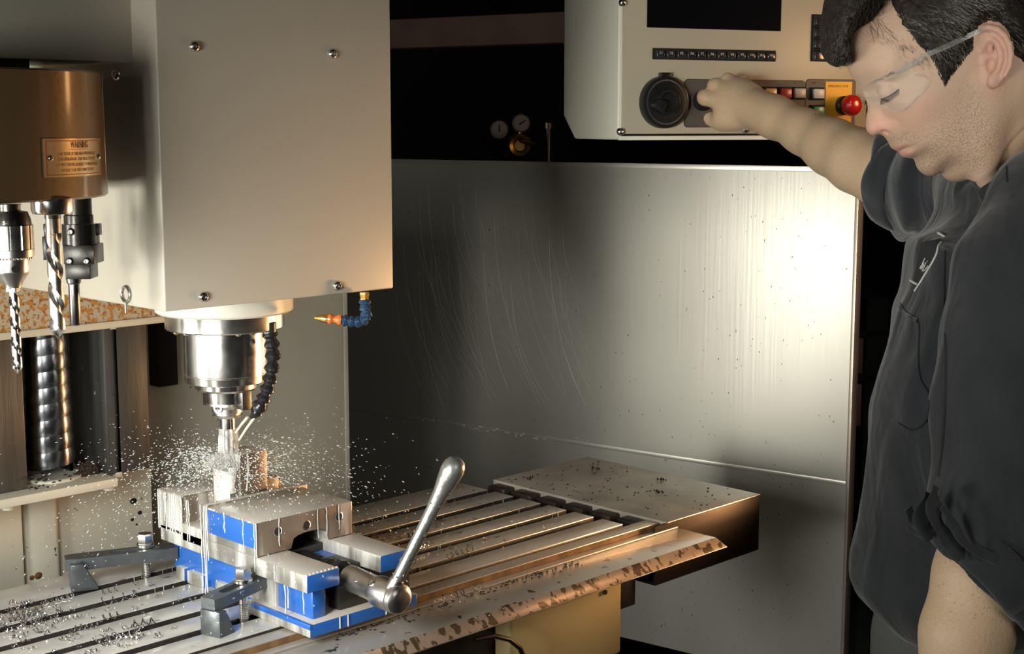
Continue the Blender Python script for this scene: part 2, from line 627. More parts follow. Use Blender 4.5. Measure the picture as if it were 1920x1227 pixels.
# saddle casting of the head (rusty underside strip)
hd = thing('head_casting', 'cream head casting with orange rust flakes behind the tool carousel', 'casting', (0.86, 1.83, zs_b))
b = MB()
xe = ony(309, 603, 1.79).x
b.box((0.40, 1.79, zs_b), (xe, 1.897, 1.70), 0.002)
m = M['rust']
nt = m.node_tree
add_layer(m, (0.50, 0.25, 0.06), 120, (0.49, 0.57), rough=0.8, seed=1.7)
add_layer(m, (0.33, 0.11, 0.035), 200, (0.56, 0.62), rough=0.8, seed=4.2)
add_layer(m, (0.10, 0.06, 0.045), 300, (0.62, 0.66), rough=0.8, seed=7.7)
b.build('casting_face', m, hd)
b = MB()
b.box((0.40, 1.786, zs_b), (xe, 1.79, zs_b + 0.010), 0.0015)
b.build('lower_edge', M['column'], hd)

# rear sheet panel of the enclosure
rp = thing('rear_guard_panel', 'grey cream sheet panel behind the spindle, splashed with droplets', 'guard panel', (1.3, 1.99, 0.0))
YR = 1.99
b = MB()
xa, xb = ony(276, 700, YR).x, ony(651, 700, YR).x
b.box((xa, YR, 0.6), (xb, YR + 0.004, 1.60), 0.001)
b.build('sheet', M['panelcream'], rp)
b = MB()
b.box((xb - 0.008, YR - 0.004, 0.6), (xb, YR, 1.60), 0.001)
b.build('edge_flange', M['panelcream'], rp)
b = MB()
q0, q1 = ony(288, 605, YR - 0.02), ony(328, 720, YR - 0.02)
b.box((q0.x, YR - 0.03, q1.z), (q1.x, YR - 0.001, q0.z + 0.15), 0.001)
b.build('black_recess_block', M['blackmatte'], rp)  # solid black block standing for a dark recess

# ================================================================== TABLE
XT0, XT1 = 0.30, 1.575
tb = thing('mill_table', 'wet grey steel milling table with long parallel T-slots', 'machine table', (1.0, 1.52, 0.80))
b = MB()
b.box((XT0, 1.318, 0.80), (XT1, 1.702, 0.892), 0.001)
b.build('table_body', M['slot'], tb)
ys = [1.628, 1.569, 1.509, 1.4545, 1.398, 1.341]
lands = [(1.630, 1.702), (1.571, 1.615), (1.511, 1.556), (1.456, 1.4965), (1.400, 1.442), (1.3425, 1.3855)]
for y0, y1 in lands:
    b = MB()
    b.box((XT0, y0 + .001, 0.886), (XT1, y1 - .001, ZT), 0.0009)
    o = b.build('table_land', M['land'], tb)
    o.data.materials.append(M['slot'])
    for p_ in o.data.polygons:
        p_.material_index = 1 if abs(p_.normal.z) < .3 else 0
b = MB()
b.box((XT0, 1.3165, 0.886), (1.625, 1.3405, 0.9145), 0.001)
b.build('front_ledge', M['ledge'], tb)
b = MB()
b.box((XT0, 1.3155, 0.896), (1.624, 1.3166, 0.9135))
b.build('ledge_face', M['brownwall'], tb)

# apron sheet along the front of the table
ap = thing('table_apron', 'long steel drip apron with folded stained lip along the table front', 'drip tray', (1.1, 1.27, 0.88))
ZA = 0.904
b = MB()
b.prism([(XT0, 1.3150, ZA), (1.652, 1.3150, ZA), (1.652, 1.231, ZA), (XT0, 1.231, ZA)], (0, 0, -0.002), 0.0004)
b.build('apron_sheet', M['apron'], ap)
b = MB()
b.box((XT0, 1.301, ZA), (1.652, 1.3150, ZA + 0.0022), 0.0006)
b.build('seam_strip', M['ledge'], ap)
b = MB()
YL, ZL = 1.217, 0.8915
b.prism([(XT0, 1.231, ZA), (1.652, 1.231, ZA), (1.660, YL, ZL), (XT0, YL, ZL)], (0, 0.0018, -0.0006), 0.0003)
b.build('apron_lip', M['lip'], ap)
b = MB()
b.tube([(XT0, YL + .0005, ZL - .0006), (1.660, YL + .0005, ZL - .0006)], 0.0009, 8)
b.build('lip_hem', M['steel_b'], ap)

# sliding way cover box on the right
wc = thing('way_cover_box', 'brown steel way cover box projecting from the right table end', 'way cover', (1.73, 1.49, 0.83))
XW0, XW1, YW0, YW1 = 1.622, 1.863, 1.303, 1.672
b = MB()
zlow = onx(1422, 1031, XW1).z
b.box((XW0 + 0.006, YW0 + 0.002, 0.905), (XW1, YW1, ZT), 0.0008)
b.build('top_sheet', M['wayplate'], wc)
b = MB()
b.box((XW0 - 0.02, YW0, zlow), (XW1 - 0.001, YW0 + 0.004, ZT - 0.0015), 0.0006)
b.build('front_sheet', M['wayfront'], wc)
b = MB()
b.tube([(XW0 + .008, YW0 + .0008, ZT - .0012), (XW1 - .0005, YW0 + .0008, ZT - .0012)], 0.0013, 8)
b.build('front_hem', M['steel'], wc)
b = MB()
b.box((XW0 - 0.02, YW0 + 0.004, zlow), (XW1 - 0.001, YW1, zlow + 0.004), 0.0006)
b.build('bottom_sheet', M['blackmatte'], wc)
b = MB()
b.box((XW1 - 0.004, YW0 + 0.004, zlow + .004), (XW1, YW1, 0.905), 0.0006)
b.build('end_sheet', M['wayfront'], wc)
b = MB()
b.box((XW0 - 0.024, YW0 + 0.004, 0.865), (XW0 - 0.02, YW1, 0.893), 0.0006)
b.build('inner_sheet', M['blackmatte'], wc)
# clips of the inner edge with dark gaps in between
yy = [1.665, 1.612, 1.553, 1.497, 1.441, 1.385, 1.331]
for i in range(len(yy) - 1):
    b = MB()
    b.box((XW0 - 0.018, yy[i + 1] + 0.010, 0.886), (XW0 + 0.010, yy[i] - 0.003, ZT - 0.004), 0.003)
    b.build('edge_clip', M['wayseg'], wc)

# machine base under the table
mb_ = thing('machine_pedestal', 'tan painted machine base panel under the table apron', 'machine base', (1.2, 1.4, 0.0))
pc = ony(1162, 1112, 1.29)
pd = ony(1162, 1224, 1.29)
b = MB()
b.box((ony(955, 1200, 1.285).x, 1.285, pd.z), (pc.x, 1.315, 0.878), 0.006, 3)  # left end stops short: the apron's cast shadow is put into the shape
b.build('side_panel', M['baseyellow'], mb_)
b = MB()
b.box((0.30, 1.33, 0.0), (1.20, 1.62, 0.799), 0.004)
b.build('dark_pedestal', M['blackmatte'], mb_)
b = MB()
p = ony(1134, 1111, 1.284)
b.lathe([(0, 0), (.0035, 0), (.0035, .002), (0, .002)], p, (0, -1, 0), 12)
b.build('screw_hole', M['blackmatte'], mb_)
b = MB()
pts = []
for u, v in ((890, 1200), (925, 1193), (955, 1200), (975, 1216), (985, 1240)):
    pts.append(ony(u, v, 1.26))
b.tube(pts, 0.0035, 8)
tag(b.build('black_cable', M['black'], loc=pts[-1]), 'black cable looping below the table apron', 'cable')

# ================================================================== STAINLESS SIDE PANEL
PR = ldz(.2278 * 2.6, 2.6, 0)        # right end (near)
PT = Vector((-.1615, .987, 0)).normalized()
PN = Vector((-PT.y, PT.x, 0)) * 1.0
if PN.x > 0:
    PN = -PN
PR = onp(1584, 1000, PR, PN)
PR.z = 0


def onpan(u, v, off=0.0):
    return onp(u, v, PR + PN * off, PN)


m = mat('stainless_sheet', (0.72, 0.70, 0.615), 0.37, 0.66, bump=0.04, bscale=30, rvar=0.05, vscale=2.2, stretch=(1, 1, 0.25))
nt = m.node_tree
bs = nt.nodes['Principled BSDF']
# fine brushed relief and long arcing wipe scratches
tc = nt.nodes.new('ShaderNodeTexCoord')
mp = nt.nodes.new('ShaderNodeMapping')
mp.inputs['Scale'].default_value = (180, 180, 3.0)
nt.links.new(tc.outputs['Object'], mp.inputs[0])
nz = nt.nodes.new('ShaderNodeTexNoise')
nz.inputs['Scale'].default_value = 1.0
nz.inputs['Detail'].default_value = 6
nt.links.new(mp.outputs[0], nz.inputs[0])
bu = nt.nodes.new('ShaderNodeBump')
bu.inputs['Strength'].default_value = 0.12
bu.inputs['Distance'].default_value = 0.001
nt.links.new(nz.outputs[0], bu.inputs['Height'])
old = bs.inputs['Normal'].links[0].from_socket
nt.links.new(old, bu.inputs['Normal'])
nt.links.new(bu.outputs[0], bs.inputs['Normal'])
add_layer(m, (0.10, 0.08, 0.06), 130, (0.715, 0.74), rough=0.7, seed=12, stretch=(1, 1, 0.6), metal=0.0)
M['stainless'] = m
sp = thing('stainless_side_panel', 'tall brushed stainless splash panel behind the table, scratched by wiping', 'splash panel', tuple(PR))
ptop = onpan(1300, 308).z
zc = onpan(1400, 879).z
Lp = 1.55
b = MB()
T = PT * Lp


def slab(bb, s0_, s1_, z0, z1, off0, off1, bev=0.0, tilt=0.0):
    """box lying on the panel: s along it, z height, off outward"""
    A = PR + PT * s0_
    B = PR + PT * s1_
    n = PN
    q = [A + n * off0, B + n * off0, B + n * off1, A + n * off1]
    lo = [Vector((p.x, p.y, z0)) for p in q]
    hi = [Vector((p.x, p.y, z1)) for p in q]
    bb.hexa(lo + hi, bev)


slab(b, 0.0, Lp, zc + 0.004, ptop, 0, 0.003)
b.build('upper_sheet', M['stainless'], sp)
b = MB()
slab(b, 0.0, Lp, 0.45, zc - 0.004, -0.004, -0.001)
b.build('lower_sheet', M['stainless'], sp)
b = MB()
slab(b, 0.0, Lp, zc - 0.004, zc + 0.005, -0.003, 0.0034, 0.0012)
b.build('fold_ridge', M['stainless'], sp)
b = MB()
slab(b, 0.0, Lp, ptop - 0.010, ptop, 0.001, 0.0055, 0.001)
b.build('top_hem', M['stainless'], sp)
b = MB()
slab(b, -0.0065, -0.0002, 0.45, ptop, -0.022, 0.003, 0.001)
M['edgesteel'] = mat('panel_edge', (0.66, 0.56, 0.46), 0.4, 0.6, bump=0.1, bscale=60, var=0.2, vscale=12)
b.build('front_edge', M['edgesteel'], sp)
# wipe scratches as shallow burrs
b = MB()
for i in range(48):
    u0 = random.uniform(740, 1120)
    v0 = random.uniform(330, 560)
    ln = random.uniform(120, 420)
    pts = []
    for k in range(9):
        t = k / 8
        u = u0 + (t ** 2.2) * ln * random.uniform(.30, .32)
        v = v0 + t * ln
        if v > 765 or (u < 740):
            break
        pts.append(onpan(u, v, 0.0031))
    if len(pts) > 3:
        b.tube(pts, random.choice([.00008, .00010, .00016]), 4)
o = b.build('scratch_marks', mat('scratch', (0.75, 0.74, 0.70), 0.5, 0.8), sp)
o['kind'] = 'stuff'
b = MB()
for i in range(60):
    t = i / 59
    u = 760 + t * 260 + random.uniform(-6, 6)
    v = 783 + (u - 760) * 0.155 + random.uniform(-5, 5)
    p = onpan(u, v, 0.004)
    b.ell(p, (0.0012, random.uniform(.001, .006), random.uniform(.0006, .0022)), 1)
for u, v in ((1105, 834), (1092, 829), (1080, 822), (1330, 335), (1295, 325), (1287, 580)):
    b.ell(onpan(u, v, 0.004), (0.001, .002, random.uniform(.002, .008)), 1)
o = b.build('splash_residue', M['milk'], sp)
o['kind'] = 'stuff'
b = MB()
for i in range(150):
    u = random.triangular(1130, 1580, 1480)
    v = random.uniform(330, 1200)
    p = onpan(u, v, 0.0032 if v < 880 else -0.0008)
    b.ell(p, (0.0003, random.uniform(.0004, .0010), random.uniform(.0005, .0026)), 1)
o = b.build('dirt_specks', M['blackmatte'], sp)
o['kind'] = 'stuff'

# ================================================================== MILLING HEAD
YH = 1.40
XL, XR_ = 0.853, 1.186
ZH = 1.2935
hh = thing('milling_head', 'large cream sheet metal box housing of the milling head', 'machine head', (1.02, 1.5, ZH))
b = MB()
b.box((XL, YH, ZH), (XR_, 1.788, 1.75), 0.0022, 3)
b.build('head_cover', M['cover'], hh)
for u, v in ((364, 87), (623, 101), (381, 557), (632, 536)):
    screw_head(hh, ony(u, v, YH), (0, -1, 0), 0.0062, 0.0042)
p = onx(219, 139, XL)
screw_head(hh, p, (-1, 0, 0), 0.0075, 0.004)
p = onx(238, 552, XL)
b = MB()
ring = [p + Vector((-.002, 0.009 * math.cos(a), 0.009 * math.sin(a))) for a in [2 * math.pi * i / 20 for i in range(21)]]
b.tube(ring, 0.0016, 6, cap=False)
b.tube([p + Vector((-.002, 0, -.009)), p + Vector((-.002, 0, -.022))], 0.0012, 6)
b.build('cover_latch', M['steel_b'], hh)
# underside
b = MB()
b.lathe([(0, 0.01), (0.086, 0.01), (0.0865, -0.002), (0.0860, -0.024), (0.083, -0.0265), (0, -0.0265)], (AX.x, AX.y, ZH), (0, 0, 1), 64)
b.build('nose_ring', M['cream'], hh)


def zc_(v, r):
    """height of the front of a ring of radius r about the spindle axis seen at picture row v"""
    return at(418, v, AX.dot(Vector((S2, S2, 0))) - r).z


sd = thing('spindle', 'polished stepped steel spindle nose under the milling head', 'spindle', (AX.x, AX.y, zc_(785, .03)))
r1, r2, r3 = 0.0745, 0.0525, 0.0375
z1a, z1b = ZH - 0.026, zc_(630, r1)
z2 = zc_(712, r2)
z2b = zc_(728, r2)
z3 = zc_(740, r3)
z4 = zc_(760, .027)
b = MB()
b.lathe([(0, z1a), (r1 - .001, z1a), (r1, z1a - .002), (r1, z1b + .0015), (r1 - .0015, z1b), (0, z1b)], (AX.x, AX.y, 0), (0, 0, 1), 72)
b.build('flange', M['steel'], sd, sharp=25)
b = MB()
b.lathe([(0, z1b + .002), (r2, z1b + .002), (r2, z2 + .001), (r2 - .001, z2), (r2 - .001, z2 - .001), (r2 + .0005, z2 - .0015), (r2 - .0005, z2b + .001), (r2 - .003, z2b), (0, z2b)], (AX.x, AX.y, 0), (0, 0, 1), 72)
b.build('nose_barrel', M['steel'], sd, sharp=25)
b = MB()
b.lathe([(0, z2b + .001), (r3 + .003, z2b + .001), (r3 + .002, z3 + .003), (r3 - .001, z3), (.028, z3 - .001), (.0275, z4), (0, z4)], (AX.x, AX.y, 0), (0, 0, 1), 64)
b.build('nose_cap', M['steel'], sd, sharp=25)
for k in range(2):
    b = MB()
    a = math.radians(225 + 60 - 180 * k)
    c = Vector((AX.x + .0285 * math.cos(a), AX.y + .0285 * math.sin(a), 0))
    b.box((c.x - .007, c.y - .006, z4 - .008), (c.x + .007, c.y + .006, z3 + .001), .001)
    b.build('drive_key', M['dark_steel'], sd)
for a0 in (190, 250, 300):
    a = math.radians(a0)
    screw_head(sd, (AX.x + .066 * math.cos(a), AX.y + .066 * math.sin(a), z1b), (0, 0, -1), 0.004, 0.003)
b = MB()
p = at(330, 632, 1.77)
b.ell((p.x, p.y, z1b - .002), (.0035, .0035, .003), 2)
b.build('grease_plug', M['brass'], sd)

# tool holder and end mill
z5, z6, z7 = zc_(786, .02), zc_(803, .01), zc_(868, .01)
th = thing('tool_holder', 'steel end mill holder gripping the cutter in the spindle', 'tool holder', (AX.x, AX.y, z6))
b = MB()
b.lathe([(0, z4 + .003), (.026, z4 + .003), (.027, z4 - .003), (.021, z4 - .0045), (.0205, z4 - .006), (.0195, z4 - .008), (.0195, z5 + .006), (.0175, z5 + .005), (.0175, z5 + .003), (.0192, z5 + .002), (.018, z5 - .001), (.011, z5 - .002), (0, z5 - .002)], (AX.x, AX.y, 0), (0, 0, 1), 48)
b.build('holder_body', M['steel_b'], th, sharp=25)
pg = at(411, 757, 1.79)
dv = Vector((pg.x - AX.x, pg.y - AX.y, 0)).normalized()
b = MB()
cc = Vector((AX.x, AX.y, (z4 + z5) / 2 + .004)) + dv * 0.0175
b.lathe([(0, .002), (.0035, .002), (.004, .0035), (.0065, .0035), (.007, .002), (.007, -.004), (0, -.004)], cc, dv, 20)
b.build('set_screw', M['dark_steel'], th)
em = thing('end_mill', 'wet steel end mill cutting the upright block', 'cutter', (AX.x, AX.y, z7))
b = MB()
b.lathe([(0, z5), (.0098, z5), (.0098, z6 - .004), (0, z6 - .004)], (AX.x, AX.y, 0), (0, 0, 1), 32)
b.build('shank', M['steel'], em)


def twist(bb, org, r, length, pitch_, web=0.42, nseg=60, tip=0.0, z_dir=-1, lobes=2, hand=1):
    """fluted twist body hanging from org"""
    nn = 40
    rings = []
    for i in range(nseg + 1):
        h = length * i / nseg
        tw = hand * 2 * math.pi * h / pitch_
        sc_ = 1.0
        if tip and h > length - tip:
            sc_ = max(0.02, (length - h) / tip)
        row = []
        for k in range(nn):
            a = 2 * math.pi * k / nn
            c = math.cos(lobes * a)
            rr = r * (1.0 if c > -0.05 else web + (1 - web) * (1 - min(1, (-c - 0.05) / 0.75)) ** 1.5)
            rr = min(rr, r) * sc_
            row.append(bb.bm.verts.new(Vector(org) + Vector((rr * math.cos(a + tw), rr * math.sin(a + tw), z_dir * h))))
        rings.append(row)
    for a, c in zip(rings[:-1], rings[1:]):
        for k in range(nn):
            j = (k + 1) % nn
            bb.bm.faces.new((a[k], a[j], c[j], c[k]))
    bb.bm.faces.new(rings[0])
    bb.bm.faces.new(rings[-1][::-1])
    return bb


b = MB()
twist(b, (AX.x, AX.y, z6 - .003), 0.0098, z6 - .003 - z7, 0.05, 0.55, 40, 0, -1, 3)
b.build('flutes', M['steel'], em, sharp=30)

# ================================================================== COOLANT HOSES
hz = thing('coolant_hose', 'black segmented coolant hose beside the spindle nose', 'coolant hose', (0, 0, 0))
path = [(505, 622, 1.775), (509, 640, 1.775), (512, 660, 1.775), (511, 684, 1.77), (508, 705, 1.77), (503, 724, 1.77), (497, 742, 1.77), (490, 757, 1.77), (482, 771, 1.775), (472, 784, 1.78)]
PP = [at(*q) for q in path]
hz.location = PP[0]
hz['_loc'] = tuple(PP[0])
b = MB()
b.cyl(PP[0] + Vector((0, 0, .012)), PP[0] + Vector((0, 0, -.003)), .009, 16, .001)
b.build('hose_fitting', M['blackox'], hz)
for i in range(len(PP) - 2):
    a, c = PP[i], PP[i + 1]
    L = (c - a).length
    b = MB()
    b.lathe([(0, -.002), (.0065, -.002), (.0075, 0.0), (.0095, L * .18), (.0102, L * .40), (.0085, L * .55), (.0062, L * .72), (.0070, L * .95), (.0082, L * 1.05), (0, L * 1.05)], a, c - a, 20)
    b.build('hose_segment', M['black'], hz, sharp=40)
b = MB()
b.tube([PP[-2], PP[-1] + (PP[-2] - PP[-1]) * .1], [.008, .0042], 14)
b.build('hose_nozzle', M['black'], hz)
for p0, p1, lab in (((464, 783, 1.775), (442, 812, 1.795), 'upper thin coolant jet from the black hose nozzle'), ((478, 782, 1.775), (448, 826, 1.79), 'lower thin coolant jet from the black hose nozzle')):
    b = MB()
    a, c = at(*p0), at(*p1)
    b.tube([a, a.lerp(c, .5) + Vector((0, 0, .001)), c], [.0018, .0016, .0014], 8)
    tag(b.build('coolant_jet', mat('jet', (0.72, 0.66, 0.50), 0.15, sss=0.2, coat=.4), loc=a), lab, 'coolant jet')

h2 = thing('coolant_hose', 'short blue coolant hose with orange joint and brass tip under the head cover', 'coolant hose', (0, 0, 0))
q = onz(683, 549, ZH)
Dq = (q.x + q.y) * S2
h2.location = q
h2['_loc'] = tuple(q)
b = MB()
pt = at(683, 563, Dq)
b.lathe([(0, 0), (.0065, 0), (.0065, -.004), (.0058, -.005), (.0058, pt.z - q.z), (0, pt.z - q.z)], q, (0, 0, 1), 6)
b.build('brass_fitting', M['brass'], h2)
bp = [at(u, v, Dq) for u, v in ((684, 563), (684, 574), (687, 586), (686, 598), (675, 604), (663, 604), (651, 602), (639, 600))]
for i in range(len(bp) - 1):
    a, c = bp[i], bp[i + 1]
    L = (c - a).length
    b = MB()
    b.lathe([(0, -.001), (.0058, -.001), (.0075, L * .25), (.0078, L * .45), (.0052, L * .72), (.006, L * 1.1), (0, L * 1.1)], a, c - a, 18)
    b.build('hose_segment', M['bluehose'], h2, sharp=40)
a, c, e = at(640, 600, Dq), at(615, 598, Dq), at(590, 596, Dq)
b = MB()
L = (c - a).length
b.lathe([(0, 0), (.0068, 0), (.007, L * .18), (.0045, L * .4), (.0042, L * .55), (.0065, L * .8), (.006, L), (0, L)], a, c - a, 20)
b.build('orange_joint', M['orange'], h2, label='orange plastic joint')
b = MB()
L = (e - c).length
b.lathe([(0, 0), (.0052, 0), (.0055, L * .2), (.005, L * .45), (.002, L), (0, L)], c, e - c, 16)
b.build('brass_tip', M['brass'], h2, label='pointed brass tip')

# ================================================================== TOOL CAROUSEL
dc = ldz((-128 - 960) / F * 1.53, 1.53, 0)
DR = 0.182
zt_, zb_ = at(40, 122, 1.53 - DR * .92).z, at(60, 386, 1.53 - DR * .93).z
cr = thing('tool_carousel', 'bronze tinted curved drum cover of the tool carousel', 'tool carousel', (dc.x, dc.y, zb_))
M['drum'] = mat('drum_paint', (0.20, 0.14, 0.075), 0.34, 0.45, bump=0.12, bscale=160, var=0.08, vscale=6, coat=0.5)
b = MB()
b.lathe([(0, zt_), (DR - .002, zt_), (DR, zt_ - .002), (DR, zb_ + .002), (DR - .002, zb_), (DR - .012, zb_), (DR - .012, zb_ + .02), (0, zb_ + .02)], (dc.x, dc.y, 0), (0, 0, 1), 128)
b.build('drum_cover', M['drum'], cr)
b = MB()
a = at(191, 135, 1.545)
c = at(201, 365, 1.56)
bh = Vector((S2, -S2, 0))
n2 = Vector((S2, S2, 0))
p0 = Vector((a.x, a.y, 0))
p1 = Vector((c.x, c.y, 0))
w0 = p0 - bh * .03
b.hexa([(w0.x, w0.y, zb_ + .004), (p1.x, p1.y, zb_ + .008), ((p1 + n2 * .004).x, (p1 + n2 * .004).y, zb_ + .008), ((w0 + n2 * .004).x, (w0 + n2 * .004).y, zb_ + .004),
        (w0.x, w0.y, zt_ - .002), (p0.x, p0.y, zt_ - .002), ((p0 + n2 * .004).x, (p0 + n2 * .004).y, zt_ - .002), ((w0 + n2 * .004).x, (w0 + n2 * .004).y, zt_ - .002)], .0008)
b.build('edge_flange', M['dark_steel'], cr)


def drum(u, v, off=0.0):
    """point on the drum surface at picture position"""
    d = ray(u, v)
    o = CAM - dc
    r = DR + off
    A = d.x ** 2 + d.y ** 2
    B = 2 * (o.x * d.x + o.y * d.y)
    Cc = o.x ** 2 + o.y ** 2 - r * r
    disc = max(0, B * B - 4 * A * Cc)
    return CAM + d * ((-B - math.sqrt(disc)) / (2 * A))


# warning plate bent round the drum
pl = [drum(79, 259), drum(186, 262), drum(184, 330), drum(81, 333)]
a0 = math.atan2(pl[0].y - dc.y, pl[0].x - dc.x)
a1 = math.atan2(pl[1].y - dc.y, pl[1].x - dc.x)
zp1, zp0 = drum(120, 260).z, drum(120, 332).z
zmid = (zp0 + zp1) / 2
amid = (a0 + a1) / 2
arc = abs(a1 - a0) * DR
sgn = 1 if a1 > a0 else -1


def drum_bend(off):
    def f(c):
        a = amid + sgn * c.x / DR
        r = DR + off + c.z
        return Vector((dc.x + r * math.cos(a), dc.y + r * math.sin(a), zmid + c.y))
    return f


def bent_box(bb, x0, x1, y0, y1, o0, o1, n=16):
    f = drum_bend(0)
    rows = []
    for i in range(n + 1):
        x = x0 + (x1 - x0) * i / n
        rows.append([bb.bm.verts.new(f(Vector((x, y, o)))) for y, o in ((y0, o0), (y1, o0), (y1, o1), (y0, o1))])
    for p_, q_ in zip(rows[:-1], rows[1:]):
        for k in range(4):
            bb.bm.faces.new((p_[k], p_[(k + 1) % 4], q_[(k + 1) % 4], q_[k]))
    bb.bm.faces.new(rows[0])
    bb.bm.faces.new(rows[-1][::-1])


hw, hhh = arc / 2, (zp1 - zp0) / 2
b = MB()
bent_box(b, -hw, hw, -hhh, hhh, 0.0, 0.0012)
wp = b.build('warning_plate', mat('plate_brass', (0.80, 0.62, 0.38), 0.25, 0.9, bump=0.02, bscale=300), cr, label='small metal plate reading WARNING')
b = MB()
for x0_, x1_, y0_, y1_ in ((-hw * .94, hw * .94, hhh * .86, hhh * .90), (-hw * .94, hw * .94, -hhh * .90, -hhh * .86), (-hw * .94, -hw * .925, -hhh * .9, hhh * .9), (hw * .925, hw * .94, -hhh * .9, hhh * .9), (-hw * .30, hw * .34, hhh * .42, hhh * .445)):
    bent_box(b, x0_, x1_, y0_, y1_, .0012, .0014, 12)
b.build('plate_border', mat('plate_red', (0.28, 0.06, 0.02), 0.5), wp)
wp['_loc'] = cr['_loc']
b = MB()
tsz = hhh * .36


def bent_text(bb, s, size, yc, width, depth=.0003, xc=0.0):
    me = text_mesh(s, size, depth, 'CENTER')
    xs = [v.co.x for v in me.vertices]
    k = width / (max(xs) - min(xs))
    f = drum_bend(.0013)
    for v in me.vertices:
        v.co = f(Vector((v.co.x * k + xc, v.co.y + yc, v.co.z)))
    bb.bm.from_mesh(me)
    bpy.data.meshes.remove(me)


bent_text(b, 'WARNING', hhh * .50, hhh * .66, hw * .60, xc=hw * .03)
b.build('plate_heading', mat('plate_ink', (0.20, 0.06, 0.02), 0.5), wp)
b = MB()
for s_, yc, wd in (('STAY CLEAR OF THIS AREA WHEN MACHINE', .20, 1.28), ('IS IN OPERATION.  THIS TOOL CHANGER', -.08, 1.3), ('ASSEMBLY MOVES RAPIDLY. POWER DOWN', -.37, 1.5), ('WHEN THE MACHINE IS IDLE', -.66, 1.15)):
    bent_text(b, s_, hhh * .24, hhh * yc, hw * wd)
b.build('plate_small_print', mat('plate_faint_ink', (0.50, 0.34, 0.16), 0.4, 0.3), wp)
for sx in (-.84, .84):
    c = drum_bend(.0012)(Vector((hw * sx, 0, 0)))
    nrm = Vector((c.x - dc.x, c.y - dc.y, 0)).normalized()
    screw_head(wp, c, nrm, .0028, .002)

# hub under the drum
b = MB()
b.lathe([(0, zb_ + .02), (.12, zb_ + .02), (.12, zb_ + .004), (0, zb_ + .004)], (dc.x, dc.y, 0), (0, 0, 1), 64)
b.build('tool_disc', M['dark_steel'], cr)

# drive cover box, upper left
bx = thing('carousel_drive_cover', 'grey cream box cover above the carousel drum', 'cover box', (.7, 1.5, 1.6))
pA = ony(253, 118, 1.45)
zbx = pA.z
bx.location = (.7, 1.5, zbx)
bx['_loc'] = (.7, 1.5, zbx)
b = MB()
b.box((.30, 1.45, zbx), (pA.x, 1.60, 1.80), .002, 2)
b.build('box_shell', M['cover'], bx)
b = MB()
b.box((.36, 1.47, zbx - .010), (onz(70, 112, zbx).x, 1.56, zbx + .002), .001)
b.build('bracket', M['black'], bx)

# ------------------------------------------------------------------ tools hanging in the carousel
# drill chuck
D1 = 1.41
cc = at(21, 450, D1)
k = 1.0 / F * D1
zz = lambda v, r=0.0: at(21, v, D1 - r).z
ck = thing('drill_chuck', 'steel drill chuck with ribbed sleeve at the left edge', 'drill chuck', (cc.x, cc.y, zz(545)))
rr = 41 * k
prof = [(0, zz(383)), (.011, zz(383)), (.011, zz(398, .02)), (.017, zz(400, .02)), (rr * .90, zz(414, .02)), (rr * .94, zz(424, .02)), (0, zz(424, .02))]
b = MB()
b.lathe(prof, (cc.x, cc.y, 0), (0, 0, 1), 48)
b.build('chuck_body', M['dark_steel'], ck, sharp=25)
b = MB()
nn = 120
z_a, z_b = zz(425, .02), zz(470, .02)
rings = []
for h in (z_a, z_a - .001, z_b + .001, z_b):
    row = []
    for i in range(nn):
        a = 2 * math.pi * i / nn
        g = (i % 10) == 0
        row.append(b.bm.verts.new((cc.x + (rr - (.0011 if g else 0)) * math.cos(a), cc.y + (rr - (.0011 if g else 0)) * math.sin(a), h)))
    rings.append(row)
for p_, q_ in zip(rings[:-1], rings[1:]):
    for i in range(nn):
        b.bm.faces.new((p_[i], p_[(i + 1) % nn], q_[(i + 1) % nn], q_[i]))
b.bm.faces.new(rings[0])
b.bm.faces.new(rings[-1][::-1])
b.build('sleeve', M['steel_b'], ck, sharp=30)
b = MB()
zt1, zt2 = zz(471, .02), zz(485, .02)
b.lathe([(0, zt1), (rr * 1.0, zt1), (rr * .985, zt2), (0, zt2)], (cc.x, cc.y, 0), (0, 0, 1), 60)
for i in range(36):
    a = 2 * math.pi * i / 36
    b.ell((cc.x + rr * .93 * math.cos(a), cc.y + rr * .93 * math.sin(a), zt2 - .0008), (.0013, .0013, .0016), 1)
b.build('gear_ring', M['steel_b'], ck, sharp=30)
b = MB()
b.lathe([(0, zt2), (rr * .76, zt2), (rr * .75, zz(512, .02)), (rr * .72, zz(516, .02)), (rr * .40, zz(534, .01)), (rr * .36, zz(541, .01)), (0, zz(541, .01))], (cc.x, cc.y, 0), (0, 0, 1), 48)
b.build('nose', M['steel_b'], ck, sharp=25)
kh = at(29, 505, D1 - rr * .74)
kd = Vector((kh.x - cc.x, kh.y - cc.y, 0)).normalized()
b = MB()
b.lathe([(0, 0), (.0035, 0), (.0035, .0008), (0, .0008)], Vector((cc.x, cc.y, kh.z)) + kd * rr * .745, kd, 16)
b.build('key_hole', M['blackmatte'], ck)
for i in range(3):
    a = 2 * math.pi * i / 3 + .4
    b = MB()
    c0 = Vector((cc.x + .0045 * math.cos(a), cc.y + .0045 * math.sin(a), 0))
    b.cyl((c0.x, c0.y, zz(538)), (c0.x, c0.y, zz(548)), .0034, 10, .0006)
    b.build('jaw', M['steel_b'], ck)
